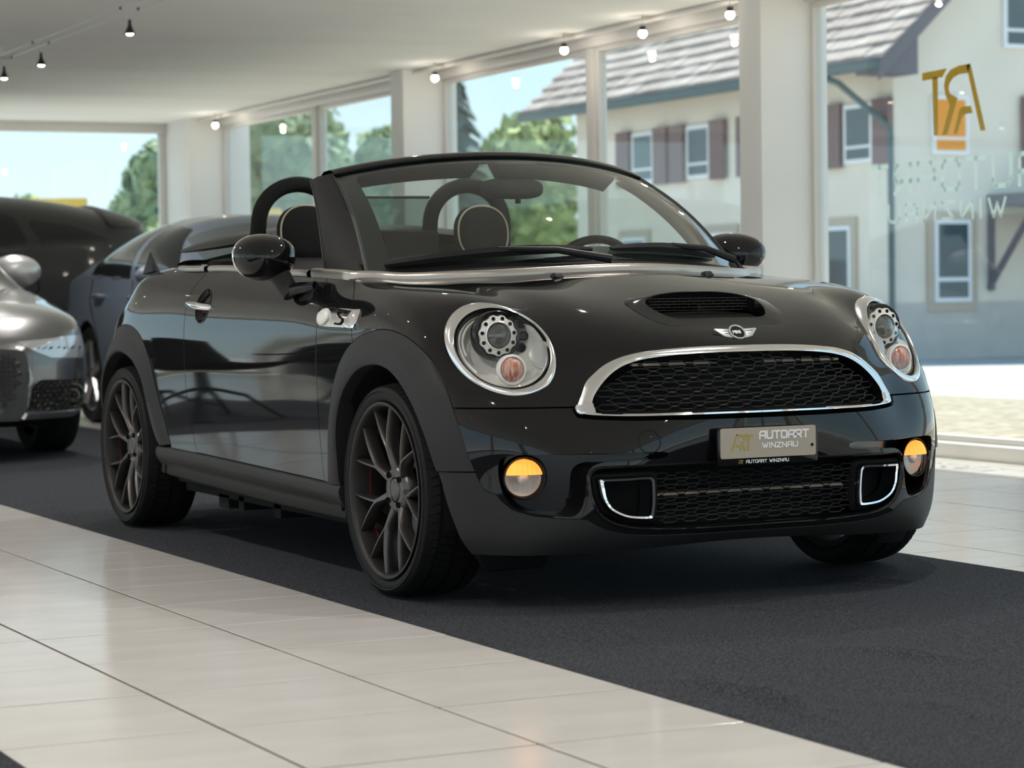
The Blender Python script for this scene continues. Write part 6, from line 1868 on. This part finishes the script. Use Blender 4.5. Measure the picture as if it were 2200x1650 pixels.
# ---- blue-grey fastback behind the roadster
Cc = Car('blue_grey_fastback', 'blue-grey fastback car standing behind the roadster tail', M['bluegrey'], 1.84, 4.55,
         [(0, .62), (.12, .70), (.6, .82), (1.2, .90), (1.45, .95), (2.1, 1.34), (2.6, 1.41), (3.1, 1.39), (3.7, 1.24), (4.15, 1.06), (4.45, .98), (4.55, .80)],
         [(0, .60), (.3, .70), (1.0, .84), (1.7, .91), (2.7, .95), (3.6, .99), (4.3, .96), (4.55, .78)], (.90, 3.70), .335, (2.13, 6.35, 0), 0)
Cc.body(); Cc.wheels(5); Cc.mirrors(1.8, 1.0)
Cc.patch('side_window', [P_yz([(1.72, .955), (2.20, 1.30), (2.62, 1.345), (2.62, .985)])], M['carglass'])
Cc.patch('side_window', [P_yz([(2.72, .99), (2.72, 1.345), (3.15, 1.32), (3.50, 1.20), (3.62, 1.03)])], M['carglass'])
Cc.patch('rear_window', [ygt(3.30), ylt(4.05), lambda V: V[:, 0] - .60 + (V[:, 1] - 3.3) * .08, lambda V: 1.06 - V[:, 2]], M['carglass_lt'], join=True)
Cc.patch('windscreen', [ygt(1.47), ylt(2.10), lambda V: .96 - V[:, 2], lambda V: V[:, 0] - .70], M['carglass_lt'], join=True)
Cc.patch('headlight', [ylt(.9), P_xz([(.42, .60), (.80, .58), (.84, .66), (.78, .70), (.50, .66)])], M['lampface'], lift=.004)
Cc.patch('front_grille', [ylt(.5), P_xz([(-.1, .30), (.36, .30), (.42, .50), (.34, .60), (-.1, .60)])], M['dark'], lift=.004, join=True)
Cc.handle(2.55, .86); Cc.handle(3.38, .88)
Cc.seam([(2.66, .98), (2.66, .6), (2.66, .30)]); Cc.seam([(3.58, 1.0), (3.62, .85), (3.40, .60), (3.30, .30)])
for k in (-1, 1):
    pts = [(k * (np.interp(y, [1.6, 2.2, 3.6], [.90, .80, .80])), y, z) for y, z in ((1.72, .962), (2.62, .985), (3.66, 1.03))]
Cc.patch('window_trim', [P_yz([(1.66, .945), (3.70, 1.02), (3.70, 1.034), (1.66, .959)])], M['satin'], lift=.006)

# ================================================================ lettering on the window pane
win_text = tag(empty('window_lettering', (3.875, 3.6, 1.6)), 'mirrored gold monogram and pale shop lettering stuck on the right window', 'lettering')
M['frost'] = film_mat('frosted_vinyl', (0.66, 0.74, 0.71), .5, .38)
M['gold_film'] = film_mat('gold_vinyl', (0.66, 0.47, 0.08), .45)
def wt(fn, name, m):
    mb = MB(); fn(mb)
    o = mb.build(name, m, None, smooth=False); o.parent = win_text; o.matrix_parent_inverse = Matrix.Translation((-3.875, -3.6, -1.6))
Uy, Vz = np.array([0, 1., 0]), np.array([0, 0, 1.])
wt(lambda mb: monogram(mb, (np.array([3.8735, 3.40, 1.625]), Uy, Vz), .52, .0006), 'monogram', M['gold_film'])
wt(lambda mb: strokes(mb, 'AUTOART', (np.array([3.8735, 3.00, 1.345]), Uy, Vz), .145, .138, .068, .025, .0006), 'shop_name', M['frost'])
wt(lambda mb: strokes(mb, 'WINZNAU', (np.array([3.8735, 3.25, 1.197]), Uy, Vz), .085, .095, .060, .017, .0006), 'place_name', M['frost'])

# ================================================================ seating corner on the left (seen in the door's reflection)
M['rug'] = mat('blue_grey_rug', (0.085, 0.09, 0.105), 0.95, noise=(200, (0.14, 0.145, 0.165), 2))
M['chair_fabric'] = mat('black_chair_cover', (0.010, 0.010, 0.011), 0.7)
rug = MB().lathe([(0, .007), (1.62, .007), (1.65, .004), (1.65, .0005)], 64, origin=(-3.35, 6.3, 0)).build('round_rug', M['rug'])
tag(rug, 'round blue-grey rug under the table at the left', 'rug')
def spider_chair(x, y, rz, label):
    r = tag(empty('swivel_chair', (x, y, .007), rz), label, 'chair', 'black swivel chairs round the table')
    rows = []
    for t in np.linspace(0, 1, 12):
        row = []
        for u in np.linspace(-1, 1, 15):
            if t < .5:
                k = t / .5; yy, z = .26 - .48 * k, .44 - .03 * math.sin(PI * k) + .02 * (1 - k); w = .27
                row.append((u * w, -yy, z + .10 * abs(u) ** 3))
            else:
                k = (t - .5) / .5; yy = .22 + .10 * k - .16 * abs(u) ** 2.5; z = .44 + .44 * k; w = .29 - .03 * k
                row.append((u * w, yy, z + .10 * abs(u) ** 3 * (1 - k)))
        rows.append(row)
    R = np.array(rows)
    o = MB().grid(R).build('shell', M['chair_fabric'], r, angle=80)
    sm = o.modifiers.new('thick', 'SOLIDIFY'); sm.thickness = .045
    MB().tube([(0, 0, .40), (0, 0, .22)], .025, 10).build('column', M['black_metal'], r)
    for k in range(4):
        a_ = PI / 4 + k * PI / 2
        MB().tube([(0, 0, .25), (.16 * math.cos(a_), .16 * math.sin(a_), .20), (.32 * math.cos(a_), .32 * math.sin(a_), .012)], [.016, .014, .010], 8).build('leg', M['black_metal'], r)
for (dx, dy, rz, nm) in ((1.0, -.35, -1.9, 'nearest the roadster'), (.35, -1.05, -2.8, 'on the camera side'), (-.55, -.95, 2.6, 'on the far left side'), (.95, .60, -1.0, 'towards the silver car'), (-.2, 1.1, .2, 'towards the back window')):
    spider_chair(-3.35 + dx, 6.3 + dy, rz, 'black swivel chair at the left round table, ' + nm)
tb = tag(empty('round_table', (-3.35, 6.3, .007)), 'black round table between the swivel chairs at the left', 'table')
MB().lathe([(0, .735), (.60, .735), (.61, .725), (.60, .71), (0, .71)], 48).build('table_top', M['chair_fabric'], tb, angle=40)
MB().lathe([(.32, .0), (.32, .012), (.05, .03), (.035, .06), (.035, .70)], 32).build('pedestal', M['black_metal'], tb, angle=40)
cb = tag(empty('low_cabinet', (-6.9, 12.6, 0)), 'black low cabinet in front of the left part of the back window', 'cabinet')
MB().box((-1.6, -.25, .06), (1.6, .25, .86)).build('carcass', M['chair_fabric'], cb, bevel=.006)
for k in range(4):
    box('door', (-1.58 + k * .795, -.272, .08), (-1.58 + k * .795 + .775, -.25, .84), M['chair_fabric'], cb, .004)
MB().box((-1.55, -.2, 0), (1.55, .2, .06)).build('base', M['black_metal'], cb, smooth=False)

# ================================================================ keep to thing > part > sub-part
def lineage(o):
    c = [o]
    while c[-1].parent: c.append(c[-1].parent)
    return c[::-1]
for o in list(bpy.data.objects):
    c = lineage(o)
    if len(c) > 3 and o.type != 'LIGHT':
        o.parent = c[1]
for o in list(bpy.data.objects):
    if o.type == 'EMPTY' and not o.children and o.parent:
        bpy.data.objects.remove(o)
